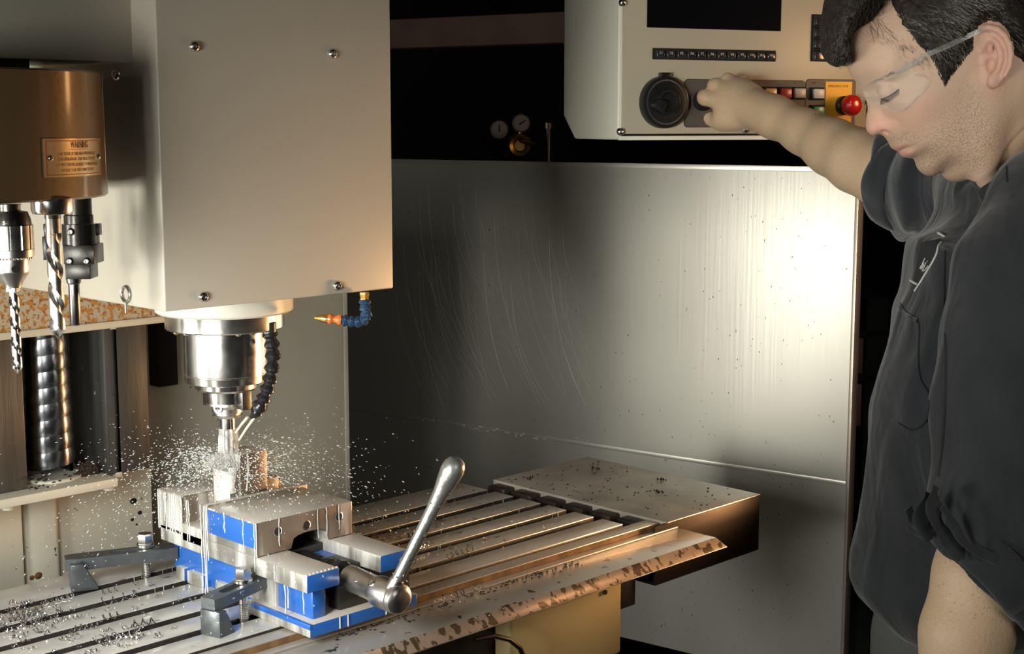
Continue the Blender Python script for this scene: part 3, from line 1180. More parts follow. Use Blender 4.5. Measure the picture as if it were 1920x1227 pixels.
# stamped letters
for s_, vv, uu in (('S.A.', 505, 9), ('5-01', 419, 14)):
    b = MB()
    q = at(uu, vv, D1 - rr * (.75 if vv > 480 else .93))
    dd = Vector((q.x - cc.x, q.y - cc.y, 0)).normalized()
    rad = rr * (.756 if vv > 480 else .925)
    me = text_mesh(s_, .0065 if vv > 480 else .005, .0003)
    aa = math.atan2(dd.y, dd.x)
    for v in me.vertices:
        a = aa + v.co.x / rad
        v.co = Vector((cc.x + (rad + v.co.z) * math.cos(a), cc.y + (rad + v.co.z) * math.sin(a), q.z + v.co.y))
    b.bm.from_mesh(me)
    bpy.data.meshes.remove(me)
    b.build('stamped_letters', M['steel'], ck)
dl = thing('twist_drill', 'slim bright twist drill held in the drill chuck', 'drill bit', (cc.x, cc.y, zz(702)))
b = MB()
pd_ = at(12, 545, D1)
twist(b, (cc.x, cc.y, zz(541)), 9.5 * k, zz(541) - zz(702), .040, .50, 90, .006)
b.build('drill_body', M['steel'], dl, sharp=35)

# large twist drill in its holder
D2 = 1.46
c2_ = at(101, 450, D2)
k2 = 1 / F * D2
z2_ = lambda v, r=0.0: at(101, v, D2 - r).z
hd2 = thing('collet_holder', 'short round steel holder above the large twist drill', 'tool holder', (c2_.x, c2_.y, z2_(405)))
b = MB()
b.lathe([(0, z2_(372)), (39 * k2, z2_(372)), (39 * k2, z2_(396, .02)), (36 * k2, z2_(403, .02)), (0, z2_(403, .02))], (c2_.x, c2_.y, 0), (0, 0, 1), 48)
b.build('holder_cap', M['steel'], hd2, sharp=40)
b = MB()
b.lathe([(0, z2_(403)), (15 * k2, z2_(403)), (15 * k2, z2_(410)), (0, z2_(410))], (c2_.x, c2_.y, 0), (0, 0, 1), 32)
b.build('holder_collar', M['dark_steel'], hd2)
dl2 = thing('twist_drill', 'thick dark twist drill hanging in front of the black boring head', 'drill bit', (c2_.x, c2_.y, z2_(636)))
b = MB()
b.cyl((c2_.x, c2_.y, z2_(408)), (c2_.x, c2_.y, z2_(437)), 14 * k2, 32)
b.build('drill_shank', M['steel_b'], dl2)
b = MB()
twist(b, (c2_.x, c2_.y, z2_(436)), 14.5 * k2, z2_(436) - z2_(636), .073, .48, 110, .010)
b.build('drill_body', M['steel_b'], dl2, sharp=35)

# black boring head behind
D3 = 1.57
c3 = at(149, 450, D3)
k3 = 1 / F * D3
z3_ = lambda v, r=0.0: at(149, v, D3 - r).z
X3 = Vector((S2, -S2, 0))
bh_ = thing('boring_head', 'black square boring head with hex screws and boring bar', 'boring head', (c3.x, c3.y, z3_(610)))
b = MB()
b.lathe([(0, z3_(365)), (25 * k3, z3_(365)), (25 * k3, z3_(402)), (27 * k3, z3_(404)), (27 * k3, z3_(419)), (0, z3_(419))], (c3.x, c3.y, 0), (0, 0, 1), 40)
b.build('shank', M['blackox'], bh_, sharp=30)


def rbox(bb, cx, D, u0, u1, v0, v1, dep, bev=.001):
    """box facing the camera side, between picture columns u0..u1 at distance D"""
    A = at(u0, v0, D)
    B = at(u1, v1, D)
    n = Vector((S2, S2, 0))
    q = [Vector((A.x, A.y, 0)), Vector((B.x, B.y, 0))]
    q += [q[1] + n * dep, q[0] + n * dep]
    bb.hexa([(p.x, p.y, B.z) for p in q] + [(p.x, p.y, A.z) for p in q], bev)


b = MB()
b.lathe([(0, z3_(420)), (31 * k3, z3_(420)), (31 * k3, z3_(460)), (0, z3_(460))], (c3.x, c3.y, 0), (0, 0, 1), 40)
b.build('graduated_collar', M['blackox'], bh_, sharp=30)
b = MB()
rbox(b, 0, D3 - .018, 117, 178, 460, 496, .036)
b.build('slide_block', M['blackox'], bh_)
b = MB()
rbox(b, 0, D3 - .014, 121, 170, 496, 524, .03)
b.build('bar_clamp', M['blackox'], bh_)
for (u0, u1, v0, v1) in ((80, 92, 420, 445), (78, 90, 444, 488), (172, 185, 420, 442), (170, 182, 440, 484)):
    b = MB()
    rbox(b, 0, D3 + .004, u0, u1, v0, v1, .014)
    b.build('gib_block', M['blackox'], bh_)
for u, v in ((133, 435), (131, 490), (163, 490)):
    D_ = D3 - 31 * k3 if v == 435 else D3 - .018
    p = at(u, v, D_)
    screw_head(bh_, p, (-S2, -S2, 0), .0042, .0022, m=M['dark_steel'])
b = MB()
cb = at(138, 520, D3 - .004)
b.lathe([(0, at(138, 520, D3).z), (.0085, at(138, 520, D3).z), (.0075, at(138, 530, D3).z), (.006, at(138, 532, D3).z), (.006, at(138, 606, D3).z), (.005, at(138, 609, D3).z), (0, at(138, 609, D3).z)], (cb.x, cb.y, 0), (0, 0, 1), 28)
b.build('boring_bar', M['dark_steel'], bh_, sharp=30)

# ================================================================== VISE


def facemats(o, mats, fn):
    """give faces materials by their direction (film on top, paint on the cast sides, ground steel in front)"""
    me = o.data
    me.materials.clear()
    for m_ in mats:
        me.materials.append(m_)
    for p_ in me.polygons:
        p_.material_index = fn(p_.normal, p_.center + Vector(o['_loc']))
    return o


VX0, VX1 = 0.957, 1.108
ZR, ZJ = 0.990, 1.0325
v_ = thing('machine_vise', 'blue and wet grey precision machine vise bolted to the table', 'vise', (1.033, 1.45, ZT))
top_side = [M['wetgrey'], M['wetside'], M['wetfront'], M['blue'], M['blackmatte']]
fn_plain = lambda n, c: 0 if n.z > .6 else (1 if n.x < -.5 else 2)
# base flange
b = MB()
b.box((VX0, 1.284, ZT), (VX1 + .012, 1.412, ZT + .0155), .0012)
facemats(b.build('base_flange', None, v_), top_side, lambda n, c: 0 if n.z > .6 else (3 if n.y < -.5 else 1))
b = MB()
b.box((VX0 - .0004, 1.2838, ZT + .0095), (VX0 + .004, 1.40, ZT + .0158), .0006)
b.build('painted_edge', M['blue'], v_)
b = MB()
b.box((VX0 + .024, 1.412, ZT), (VX1 - .004, 1.60, ZT + .0155), .0012)
b.build('base_floor', M['blue'], v_)
for y0, y1 in ((1.470, 1.496), (1.524, 1.560), (1.566, 1.586)):
    b = MB()
    b.box((VX0 + .012, y0, ZT), (VX0 + .05, y1, ZT + .017), .0015)
    facemats(b.build('base_lug', None, v_), top_side, lambda n, c: 0 if n.z > .6 else (3 if n.y < -.5 else 1))
# cast body under the rails
b = MB()
b.box((VX0 + .019, 1.37, ZT + .01), (VX1 - .010, 1.60, ZR - .016), .002)
b.build('cast_body', M['blue'], v_)
b = MB()
b.box((VX0 + .012, 1.366, ZT + .013), (VX0 + .03, 1.432, ZR - .016), .0015)
b.build('machined_pad', M['wetside'], v_)
b = MB()
b.box((VX0 + .015, 1.298, ZT + .013), (VX0 + .034, 1.366, ZR - .016), .002)
b.build('front_pillar', M['blue'], v_)
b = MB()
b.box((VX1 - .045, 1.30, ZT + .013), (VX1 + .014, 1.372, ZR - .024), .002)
b.build('right_shade_block', M['blackmatte'], v_)  # black instead of blue: shade on the vise's right side put into colour
# rails
for x0, x1 in ((VX0, 1.004), (1.066, VX1)):
    b = MB()
    b.box((x0, 1.288, ZR - .021), (x1, 1.60, ZR), .0012)
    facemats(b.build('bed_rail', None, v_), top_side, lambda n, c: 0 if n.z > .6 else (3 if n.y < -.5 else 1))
b = MB()
b.box((1.002, 1.40, ZR - .03), (1.068, 1.60, ZR - .006), .001)
b.build('bed_channel', M['blackox'], v_)
b = MB()
for i in range(9):
    b.ell((.958 + i * .0055, 1.2905, ZR + .0005), (.0018, .0016, .0012), 1)
o = b.build('foam_beads', M['milk'], v_)
o['kind'] = 'stuff'
# front bearing yoke and screw
b = MB()
b.box((1.012, 1.300, ZT + .0155), (1.058, 1.322, .962), .002)
b.build('bearing_yoke', M['blackox'], v_)
b = MB()
b.lathe([(0, 1.32), (.0145, 1.32), (.0165, 1.322), (.0165, 1.330), (.0120, 1.333), (.0120, 1.342), (.0145, 1.344), (.0145, 1.352), (.0115, 1.355), (.0115, 1.365), (.0135, 1.367), (.0135, 1.42), (0, 1.42)], (1.035, 0, .967), (0, 1, 0), 36)
b.build('lead_screw', M['blackox'], v_, sharp=30)
b = MB()
b.box((1.052, 1.326, .960), (1.066, 1.372, .975), .002)
b.build('screw_guard', M['blackox'], v_)
# fixed jaw
b = MB()
b.box((VX0, 1.549, ZR - .006), (VX1, 1.606, ZJ + .003), .0015)
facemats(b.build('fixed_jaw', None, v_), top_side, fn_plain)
b = MB()
b.box((VX0 + .004, 1.545, ZR - .003), (1.052, 1.5495, ZJ + .002), .0006)
b.build('fixed_jaw_plate', M['wetfront'], v_)
b = MB()
b.lathe([(0, 0), (.006, 0), (.006, .0012), (0, .0012)], (.995, 1.545, 1.015), (0, -1, 0), 20)
b.build('plate_screw_hole', M['blackmatte'], v_)
b = MB()
b.box((VX0, 1.502, ZR - .012), (1.01, 1.5485, 1.001), .0015)
facemats(b.build('bed_step', None, v_), top_side, fn_plain)
# moving jaw with the arch over the screw
yf_, yb_ = 1.386, 1.489
pts = [(VX0, yf_, ZR + .0005), (1.008, yf_, ZR + .0005)]
for i in range(9):
    a = math.pi * (1 - i / 8)
    pts.append((1.036 + .026 * math.cos(a), yf_, ZR + .008 + .009 * math.sin(a) ** .7))
pts += [(1.064, yf_, ZR + .0005), (VX1 - .006, yf_, ZR + .0005), (VX1 - .006, yf_, ZJ), (VX0, yf_, ZJ)]
b = MB()
b.prism(pts, (0, yb_ - yf_, 0), .0008, 2)
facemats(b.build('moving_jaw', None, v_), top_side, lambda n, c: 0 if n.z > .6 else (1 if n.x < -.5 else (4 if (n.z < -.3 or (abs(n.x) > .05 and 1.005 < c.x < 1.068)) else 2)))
b = MB()
b.box((VX0 - .0005, yf_ + .001, ZR + .0105), (VX0 + .003, yb_ - .001, ZJ - .0022), .0006)
b.build('painted_side', M['blue'], v_)
b = MB()
b.box((VX0, yb_, ZR + .0005), (VX1 + .002, yb_ + .011, ZJ + .0025), .0010)
facemats(b.build('moving_jaw_plate', None, v_), top_side, fn_plain)
for x in (.988, 1.031, 1.081):
    b = MB()
    zc3 = {.988: 1.0165, 1.031: 1.0155, 1.081: 1.0165}[x]
    b.lathe([(.0058, -.0003), (.0062, .0003), (.0054, .0006), (.0050, .0001), (.0050, -.0003)], (x, yf_, zc3), (0, -1, 0), 24)
    h_ = b.build('hole_rim', M['steel_b'], v_)
    b = MB()
    b.lathe([(0, .0001), (.0051, .0001), (.0051, .0004), (0, .0004)], (x, yf_, zc3), (0, -1, 0), 20)
    b.build('screw_hole', M['blackmatte'], v_)

# crank handle
hv = thing('vise_handle', 'wet steel crank handle on the vise screw, standing up', 'crank handle', (1.035, 1.23, .935))
ax_ = Vector((0, -1, -.06)).normalized()
b = MB()
h0 = Vector((1.035, 1.314, .9665))
b.lathe([(0, 0), (.012, 0), (.0150, .004), (.0155, .010), (.0150, .030), (.0152, .050), (.0172, .058), (0, .058)], h0, ax_, 40)
b.build('hub_sleeve', M['steel_b'], hv, sharp=30)
b = MB()
b.lathe([(0, .0585), (.0178, .0585), (.0185, .062), (.0182, .084), (.0172, .087), (.0172, .089), (.0182, .091), (.0178, .097), (.0150, .1005), (.0100, .1025), (0, .1035)], h0, ax_, 44)
b.build('hub', M['steel_b'], hv, sharp=30)
b = MB()
b.lathe([(0, 0), (.005, 0), (.0048, .0012), (.0035, .0020), (0, .0022)], h0 + ax_ * .062 + Vector((-.012, 0, .0128)), Vector((-.7, 0, .72)), 18)
b.build('hub_pin', M['steel'], hv)
base = at(739, 1100, 1.598)
tip = at(851, 876, 1.60)
d_ = tip - base
L = d_.length
prof = [(0, 0), (.0075, 0), (.0072, .02), (.0070, L * .3), (.0073, L * .5), (.0078, L * .65), (.0092, L * .78), (.0118, L * .88), (.0134, L * .95), (.0136, L * .98), (.0126, L * 1.02), (.0095, L * 1.055), (.005, L * 1.072), (0, L * 1.076)]
M['lever'] = mat('wet_cast_lever', (0.34, 0.34, 0.33), 0.36, 0.8, bump=0.4, bscale=110, rvar=0.08, coat=0.6)
b = MB()
b.lathe(prof, base, d_, 40)
b.build('lever', M['lever'], hv, sharp=60)
b = MB()
b.tube([base - d_ * .10, base + d_ * .06], [.0105, .0085], 20)
b.build('lever_socket', M['steel_b'], hv)
b = MB()
for i in range(46):
    t = random.uniform(.05, .95)
    r = [q for q in prof if q[1] <= t * L][-1][0]
    a = random.uniform(0, 6.28)
    q = Vector((0, 0, 1)).rotation_difference(d_)
    s_ = random.uniform(.0008, .0022)
    b.ell(base + d_ * t + q @ Vector((r * math.cos(a), r * math.sin(a), 0)), (s_, s_, s_ * .8), 1)
for i in range(14):
    a = random.uniform(0, 6.28)
    b.ell(h0 + ax_ * random.uniform(.005, .05) + Vector((.0152 * math.cos(a), 0, .0152 * math.sin(a))), (.0016, .0016, .0014), 1)
o = b.build('water_beads', M['steel'], hv)
o['kind'] = 'stuff'

# ================================================================== WORKPIECE
wk = thing('workpiece', 'small upright steel block gripped in the vise jaws, streaming with coolant', 'workpiece', (1.045, 1.52, 1.0))
wx0 = ony(447, 900, 1.503).x
wx1 = ony(501, 900, 1.503).x
wz = ony(470, 850, 1.503).z
b = MB()
b.box((wx0 + .003, 1.503, 1.000), (wx1, 1.5445, wz), .0006)
m = mat('work_steel', (0.33, 0.27, 0.22), 0.3, 0.8, bump=0.08, bscale=60, var=0.2, vscale=30, coat=.3)
facemats(b.build('block', None, wk), [M['wetgrey'], M['wetside'], m], fn_plain)
b = MB()
b.box((wx0 - .010, 1.508, 1.000), (wx0 + .0035, 1.5445, wz - .022), .0006)
facemats(b.build('milled_step', None, wk), [M['milk'], M['milk'], M['wetside']], fn_plain)
b = MB()
pk = at(516, 899, 1.90)
b.lathe([(0, 0), (.0085, 0), (.0088, .012), (.0078, .016), (0, .016)], pk + Vector((0, 0, -.012)), (-.3, -.3, .9), 18)
kb = b.build('brass_plug', mat('worn_brass', (0.38, 0.22, 0.10), 0.4, 0.7, bump=.3, bscale=90, var=.4, vscale=60), loc=pk)
tag(kb, 'small worn brown plug poking up behind the vise', 'plug')

# ================================================================== STEP CLAMPS


def obox_pts(c, d, ln, wd, z0, z1, dz=0.0):
    d = Vector((d[0], d[1])).normalized()
    n = Vector((-d.y, d.x))
    c = Vector(c)
    q = [c - n * wd / 2, c + d * ln - n * wd / 2, c + d * ln + n * wd / 2, c + n * wd / 2]
    zz_ = [0, dz, dz, 0]
    return [(q[i].x, q[i].y, z0 + zz_[i]) for i in range(4)] + [(q[i].x, q[i].y, z1 + zz_[i]) for i in range(4)]


def slot_bar(bb, c, d, ln, wd, z0, z1, s0_, s1_, sr, dz=0.0, n=32):
    """rectangular bar with a long rounded slot through it"""
    d = Vector((d[0], d[1])).normalized()
    nn_ = Vector((-d.y, d.x))
    c = Vector(c)
    outer, inner = [], []
    for i in range(n):
        a = 2 * math.pi * (i + .5) / n
        ca, sa = math.cos(a), math.sin(a)
        # inner stadium
        inner.append(((s1_ - sr if ca > 0 else s0_ + sr) + sr * ca, sr * sa))
        k_ = 1 / max(abs(ca), abs(sa))
        outer.append((ln / 2 + ln / 2 * ca * k_, wd / 2 * sa * k_))
    rows = []
    for z in (z0, z1):
        for lp in (outer, inner):
            rows.append([bb.bm.verts.new((*(c + d * s + nn_ * t), z + dz * s / ln)) for s, t in lp])
    ob, ib, ot, it = rows
    for i in range(n):
        j = (i + 1) % n
        bb.bm.faces.new((ob[i], ob[j], ib[j], ib[i]))
        bb.bm.faces.new((ot[i], it[i], it[j], ot[j]))
        bb.bm.faces.new((ob[i], ot[i], ot[j], ob[j]))
        bb.bm.faces.new((ib[i], ib[j], it[j], it[i]))
    return bb


def clamp(label, blk, bdir, bw, bl, bz, c, d, ln, wd, z0, z1, dz, slot, bolt, boltz):
    t = thing('step_clamp', label, 'clamp', (blk[0], blk[1], ZT))
    b = MB()
    # wedge shaped heel block
    dd = Vector((bdir[0], bdir[1])).normalized()
    n = Vector((-dd.y, dd.x))
    p = Vector(blk)
    q = [p, p + dd * bl]
    b.hexa([(*(p - n * bw / 2), ZT), (*(p + dd * bl - n * bw / 2), ZT), (*(p + dd * bl + n * bw / 2), ZT), (*(p + n * bw / 2), ZT),
            (*(p - n * bw / 2), bz), (*(p + dd * bl * .45 - n * bw / 2), bz), (*(p + dd * bl * .45 + n * bw / 2), bz), (*(p + n * bw / 2), bz)], .001)
    b.build('heel_block', M['clampox'], t)
    b = MB()
    slot_bar(b, c, d, ln, wd, z0, z1, slot[0], slot[1], slot[2], dz)
    b.build('clamp_bar', M['clampox'], t, sharp=30)
    B = Vector(bolt)
    b = MB()
    b.cyl((B.x, B.y, ZT - .02), (B.x, B.y, boltz), .0052, 18)
    b.build('stud', M['steel_b'], t)
    b = MB()
    for i in range(9):
        z = ZT + .001 + i * .0022
        b.lathe([(.0050, 0), (.0060, .0008), (.0050, .0016)], (B.x, B.y, z), (0, 0, 1), 16)
    b.build('stud_thread', M['steel_b'], t)['kind'] = 'stuff'
    b = MB()
    b.lathe([(0, 0), (.0115, 0), (.0120, .0008), (.0118, .0035), (.0105, .0045), (0, .0045)], (B.x, B.y, boltz), (0, 0, 1), 32)
    b.build('washer', M['milk'] if False else M['steel'], t)
    b = MB()
    b.lathe([(0, .004), (.0098, .004), (.0102, .005), (.0102, .0155), (.0092, .0175), (.004, .018), (0, .018)], (B.x, B.y, boltz), (0, 0, 1), 6)
    b.build('hex_nut', M['steel_b'], t, sharp=20)
    return t


clamp('black step clamp behind the vise with slotted bar and hex nut', (.849, 1.640), (.9, -.35), .026, .034, .952,
      (.851, 1.655), (.127, -.058), .140, .026, .9400, .9555, .002, (.055, .118, .0065), (.947, 1.622), .957)
clamp('dark step clamp in front of the vise with upright heel block', (.880, 1.371), (.9, .22), .030, .026, .9475,
      (.881, 1.376), (.085, .020), .094, .026, .9480, .9610, .004, (.022, .068, .006), (.941, 1.392), .963)

# ================================================================== COOLANT
cut = Vector((AX.x, AX.y, z7 + .012))
b = MB()
rn = random.Random(5)
# runs down the left faces
for i in range(11):
    y = rn.uniform(1.552, 1.604)
    z1_ = ZJ + .002
    x = VX0 - .0006
    zl = rn.choice([ZR - .006, ZR - .006, rn.uniform(.99, 1.02)])
    pts = []
    for k_ in range(7):
        t = k_ / 6
        pts.append((x, y + rn.uniform(-.0007, .0007), z1_ + (zl - z1_) * t))
    b.tube(pts, [rn.uniform(.0004, .0010) for _ in pts], 6)
for y, zl in ((1.549, ZR - .006), (1.5475, .985), (1.535, .98), (1.530, .981), (1.503, ZT + .002), (1.497, ZT + .002), (1.493, ZT + .001), (1.489, .965), (1.452, 1.008), (1.412, .985), (1.389, .972), (1.35, .973), (1.31, .976)):
    zt0 = ZJ + .001 if y > 1.386 else ZR
    pts = [(VX0 - .0006, y + rn.uniform(-.0012, .0012), zt0 + (zl - zt0) * k_ / 8) for k_ in range(9)]
    b.tube(pts, [rn.uniform(.0004, .0010) for _ in pts], 6)
# runs down the front of the moving jaw
for x, zl in ((.957, .99), (.990, .998), (1.048, .996), (1.0615, .996), (1.081, 1.0)):
    pts = [(x + rn.uniform(-.0006, .0006), 1.3855, ZJ + (zl - ZJ) * k_ / 6) for k_ in range(7)]
    b.tube(pts, [rn.uniform(.0003, .0008) for _ in pts], 6)
# over the workpiece
for x, r in ((wx0 + .0135, .0009), (wx0 + .0145, .0007)):
    pts = [(x + .004 * math.sin(k_ * .7) * .4, 1.5025, wz - .001 - (wz - 1.04) * k_ / 7) for k_ in range(8)]
    b.tube(pts, [r * rn.uniform(.6, 1.2) for _ in pts], 6)
# over the blue body
for y, x in ((1.315, .972), (1.345, .972), (1.42, .969), (1.33, VX0)):
    pts = [(x - .0006, y + rn.uniform(-.001, .001), .970 - .035 * k_ / 5) for k_ in range(6)]
    b.tube(pts, [rn.uniform(.0006, .0012) for _ in pts], 6)
for x in (1.000, 1.012, 1.07, 1.095):
    pts = [(x, 1.2835, .932 - .014 * k_ / 3) for k_ in range(4)]
    b.tube(pts, .0008, 6)
# drips off the table slots
for i in range(34):
    y0, y1 = rn.choice(lands)
    x = rn.uniform(.70, 1.57)
    pts = [(x, y0 - .0003, ZT - .0005), (x, y0 - .0005, ZT - .005), (x, y0 - .0004, ZT - rn.uniform(.008, .016))]
    b.tube(pts, rn.uniform(.0002, .0006), 5)
tag(b.build('coolant_runs', M['milk'], loc=(VX0, 1.5, ZT)), 'thin white coolant runs trickling down the vise and table slots', 'coolant', kind='stuff')

# curtain of coolant over the cut
m = mat('coolant_mist', (0.55, 0.56, 0.54), 0.35, 0.0, sss=0.2)
nt = m.node_tree
bs = nt.nodes['Principled BSDF']
tc = nt.nodes.new('ShaderNodeTexCoord')
nz = nt.nodes.new('ShaderNodeTexNoise')
nz.inputs['Scale'].default_value = 140
nz.inputs['Detail'].default_value = 6
mr = nt.nodes.new('ShaderNodeMapRange')
mr.inputs['From Min'].default_value = .38
mr.inputs['From Max'].default_value = .62
mr.inputs['To Min'].default_value = .35
mr.inputs['To Max'].default_value = .85
nt.links.new(tc.outputs['Object'], nz.inputs[0])
nt.links.new(nz.outputs[0], mr.inputs[0])
nt.links.new(mr.outputs[0], bs.inputs['Alpha'])
b = MB()
zt0, zt1 = zc_(806, .01), zc_(850, .01)
b.lathe([(.0105, zt0), (.0115, zt0 - .010), (.0125, zt1), (.017, z7 + .010), (.023, z7 + .002), (.022, z7 - .004), (.015, z7 - .008)], (AX.x, AX.y, 0), (0, 0, 1), 48)
for v in b.bm.verts:
    f_ = 1 + .22 * math.sin(v.co.x * 900 + v.co.z * 700) * math.cos(v.co.y * 800 - v.co.z * 500)
    v.co.x = AX.x + (v.co.x - AX.x) * f_
    v.co.y = AX.y + (v.co.y - AX.y) * f_
b2 = b
pts = [(wx0 - .006, 1.506, z7 - .002), (wx0 - .010, 1.504, z7 - .025), (wx0 - .009, 1.503, 1.04)]
b2.tube(pts, [.006, .004, .005], 12)
tag(b2.build('coolant_spray', m, loc=(AX.x, AX.y, z7)), 'white mist of coolant flung around the spinning cutter', 'coolant', kind='stuff')

# flying droplets
b = MB()
dm = M['milk']
verts, faces = [], []
T8 = [(1, 0, 0), (-1, 0, 0), (0, 1, 0), (0, -1, 0), (0, 0, 1), (0, 0, -1)]
F8 = [(4, 0, 2), (4, 2, 1), (4, 1, 3), (4, 3, 0), (5, 2, 0), (5, 1, 2), (5, 3, 1), (5, 0, 3)]
src = Vector((AX.x, AX.y, z7 + .008))
cnt = 0
for i in range(5200):
    a = rn.uniform(0, 2 * math.pi)
    d = .015 + rn.expovariate(1 / .085)
    if d > .42:
        continue
    # thrown outwards in a flat fan which falls away
    el = rn.gauss(.10, .22)
    dirv = Vector((math.cos(a), math.sin(a), el))
    p = src + dirv * d
    p.z -= 1.9 * d * d + abs(rn.gauss(0, .012))
    if p.z < ZT + .001 or p.y > YC - .03 and p.x < 1.12 or p.y > YR - .01 or p.z > 1.2:
        continue
    if VX0 - .002 < p.x < VX1 and 1.28 < p.y < 1.61 and p.z < ZJ + .002:
        continue
    vel = (Vector((math.cos(a), math.sin(a), el - 3.8 * d))).normalized()
    s_ = rn.uniform(.00030, .00075) * (1.25 if d < .08 else 1.0)
    ln_ = s_ * rn.uniform(1.2, 4.0)
    q = Vector((0, 0, 1)).rotation_difference(vel)
    o_ = len(verts)
    for x, y, z in T8:
        verts.append(p + q @ Vector((x * s_, y * s_, z * ln_)))
    faces += [tuple(o_ + k_ for k_ in f_) for f_ in F8]
    cnt += 1
me = bpy.data.meshes.new('droplets')
me.from_pydata([tuple(v - src) for v in verts], [], faces)
for p_ in me.polygons:
    p_.use_smooth = True
me.materials.append(M['milk'])
o = bpy.data.objects.new('coolant_droplets', me)
COL.objects.link(o)
o.location = src
tag(o, 'bright coolant droplets flying outwards from the cutter', 'droplets', kind='stuff')

# ================================================================== CHIPS


def curl(bb, c, ax, r, turns, pitch_, wd=.0016, n=14, flat=.8, ph=0.0):
    ax = Vector(ax).normalized()
    e1 = ax.cross(Vector((0, 0, 1))).normalized()
    e2 = e1.cross(ax)
    pts = []
    tot = int(turns * n)
    for i in range(tot + 1):
        a = 2 * math.pi * i / n + ph
        rr_ = r * (1 + .15 * math.sin(i * .31))
        pts.append(Vector(c) + ax * (pitch_ * i / n) + e1 * (rr_ * math.cos(a)) + e2 * (rr_ * flat * math.sin(a)) + Vector((0, 0, r * flat)))
    return bb.ribbon(pts, wd, ax, .0003)


M['chip'] = mat('chip_steel', (0.62, 0.62, 0.60), 0.2, 1.0)
GL = 'curled steel chips on the left end of the table'
GR = 'curled steel chips on the right half of the table'
left = [((.745, 1.598), (.9, -.1, 0), .0042, 6, .0075), ((.80, 1.600), (.8, .15, 0), .0045, 5, .0075), ((.865, 1.592), (1, -.05, 0), .004, 3, .008),
        ((.845, 1.555), (.95, -.05, 0), .006, 3.5, .014), ((.735, 1.575), (.9, .1, 0), .0038, 7, .006), ((.775, 1.498), (.8, -.3, 0), .004, 5, .006),
        ((.83, 1.462), (.9, -.2, 0), .005, 3, .010), ((.815, 1.505), (.95, 0, 0), .0045, 3, .009), ((.775, 1.430), (.8, .3, 0), .0055, 2.5, .011), ((.80, 1.436), (.6, -.6, 0), .004, 4, .006)]
right = [((1.277, 1.400), (1, 0, 0), .0045, 5, .0095), ((1.262, 1.452), (.9, .2, 0), .0042, 4, .008), ((1.30, 1.512), (.9, -.2, 0), .004, 4, .007),
         ((1.215, 1.44), (.5, .6, 0), .004, 3, .007), ((1.235, 1.56), (.8, .3, 0), .005, 4, .006)]
apr = [((1.155, 1.290), (.9, .15, 0), .0065, 2.2, .012), ((1.183, 1.291), (.9, .0, 0), .0060, 2.4, .012), ((1.222, 1.293), (.95, .1, 0), .0062, 1.8, .014)]
L_LAB = ['tight long chip curl in the far left heap at the frame edge', 'stretched chip curl lying over the second rear slot', 'loose chip coil near the foot of the rear step clamp', 'open wide chip coil stretched across the third slot', 'dense chip curl at the front of the far left heap', 'steel chip curl beside the fourth slot at the left', 'steel chip coil in front of the fifth slot near the heel block', 'small chip coil between the third and fourth slots', 'big loose chip ring lying at the lower left corner', 'twisted chip curl beside the big loose chip ring']
R_LAB = ['row of bright chip coils over the front slot right of the handle', 'chip curl over the second slot from the front, right of the handle', 'chip curl on the middle land right of the handle', 'chip curl just behind the crank handle lever', 'orange glinting chip curl in the dark grit behind the vise']
A_LAB = ['first chip curl on the apron seam, nearest the crank hub', 'middle chip curl on the apron seam', 'right hand chip curl on the apron seam, farthest from the vise']
for lst, g, labs, z in ((left, GL, L_LAB, ZT), (right, GR, R_LAB, ZT), (apr, 'curled chips on the apron', A_LAB, ZA + .002)):
    for ((x, y), ax, r, tn, pt_), lab in zip(lst, labs):
        b = MB()
        curl(b, (x, y, z + .0004), ax, r, tn, pt_, ph=rn.uniform(0, 6))
        o = b.build('metal_chip', M['chip'], loc=(x, y, z))
        tag(o, lab, 'metal chip', g)
# tangles
b = MB()
for i in range(190):
    rgn = rn.random()
    if rgn < .62:
        x, y = rn.gauss(.745, .035), rn.gauss(1.565, .035)
    elif rgn < .85:
        x, y = rn.gauss(.79, .03), rn.gauss(1.44, .02)
    else:
        x, y = rn.uniform(.72, .93), rn.uniform(1.40, 1.64)
    if not (1.345 < y < 1.69) or x > .945 or (y > 1.6 and x > .84):
        continue
    a = rn.uniform(-.6, .6)
    curl(b, (x, y, ZT + rn.uniform(0, .002)), (math.cos(a), math.sin(a), rn.uniform(-.1, .2)), rn.uniform(.0012, .0035), rn.uniform(.6, 2.2), rn.uniform(.003, .007), .0012, 9, .7, rn.uniform(0, 6))
tag(b.build('chip_litter', M['chip'], loc=(.78, 1.55, ZT)), 'tangled litter of bright fine chips over the left table slots', 'metal chips', kind='stuff')
b = MB()
for i in range(1100):
    rgn = rn.random()
    if rgn < .75:
        x, y = rn.gauss(1.20, .06), rn.gauss(1.545, .05)
    else:
        x, y = rn.uniform(1.15, 1.57), rn.uniform(1.36, 1.70)
    if x < 1.125 or not 1.38 < y < 1.70 or x > 1.57:
        continue
    z = ZT if any(a_ < y < c_ for a_, c_ in lands) else ZT - .006
    if rn.random() < .3:
        a = rn.uniform(0, 3)
        curl(b, (x, y, z), (math.cos(a), math.sin(a), rn.uniform(-.2, .3)), rn.uniform(.001, .0028), rn.uniform(.6, 1.6), rn.uniform(.003, .006), .0012, 8, .7, rn.uniform(0, 6))
    else:
        b.ell((x, y, z + .0006), (rn.uniform(.0006, .0022), rn.uniform(.0006, .0018), rn.uniform(.0004, .0012)), 1)
tag(b.build('chip_litter', mat('dirty_chips', (0.16, 0.12, 0.09), 0.35, 0.8, var_col=(0.5, 0.35, 0.2), vscale=200), loc=(1.2, 1.55, ZT)), 'dark gritty chips heaped on the table behind the crank handle', 'metal chips', kind='stuff')
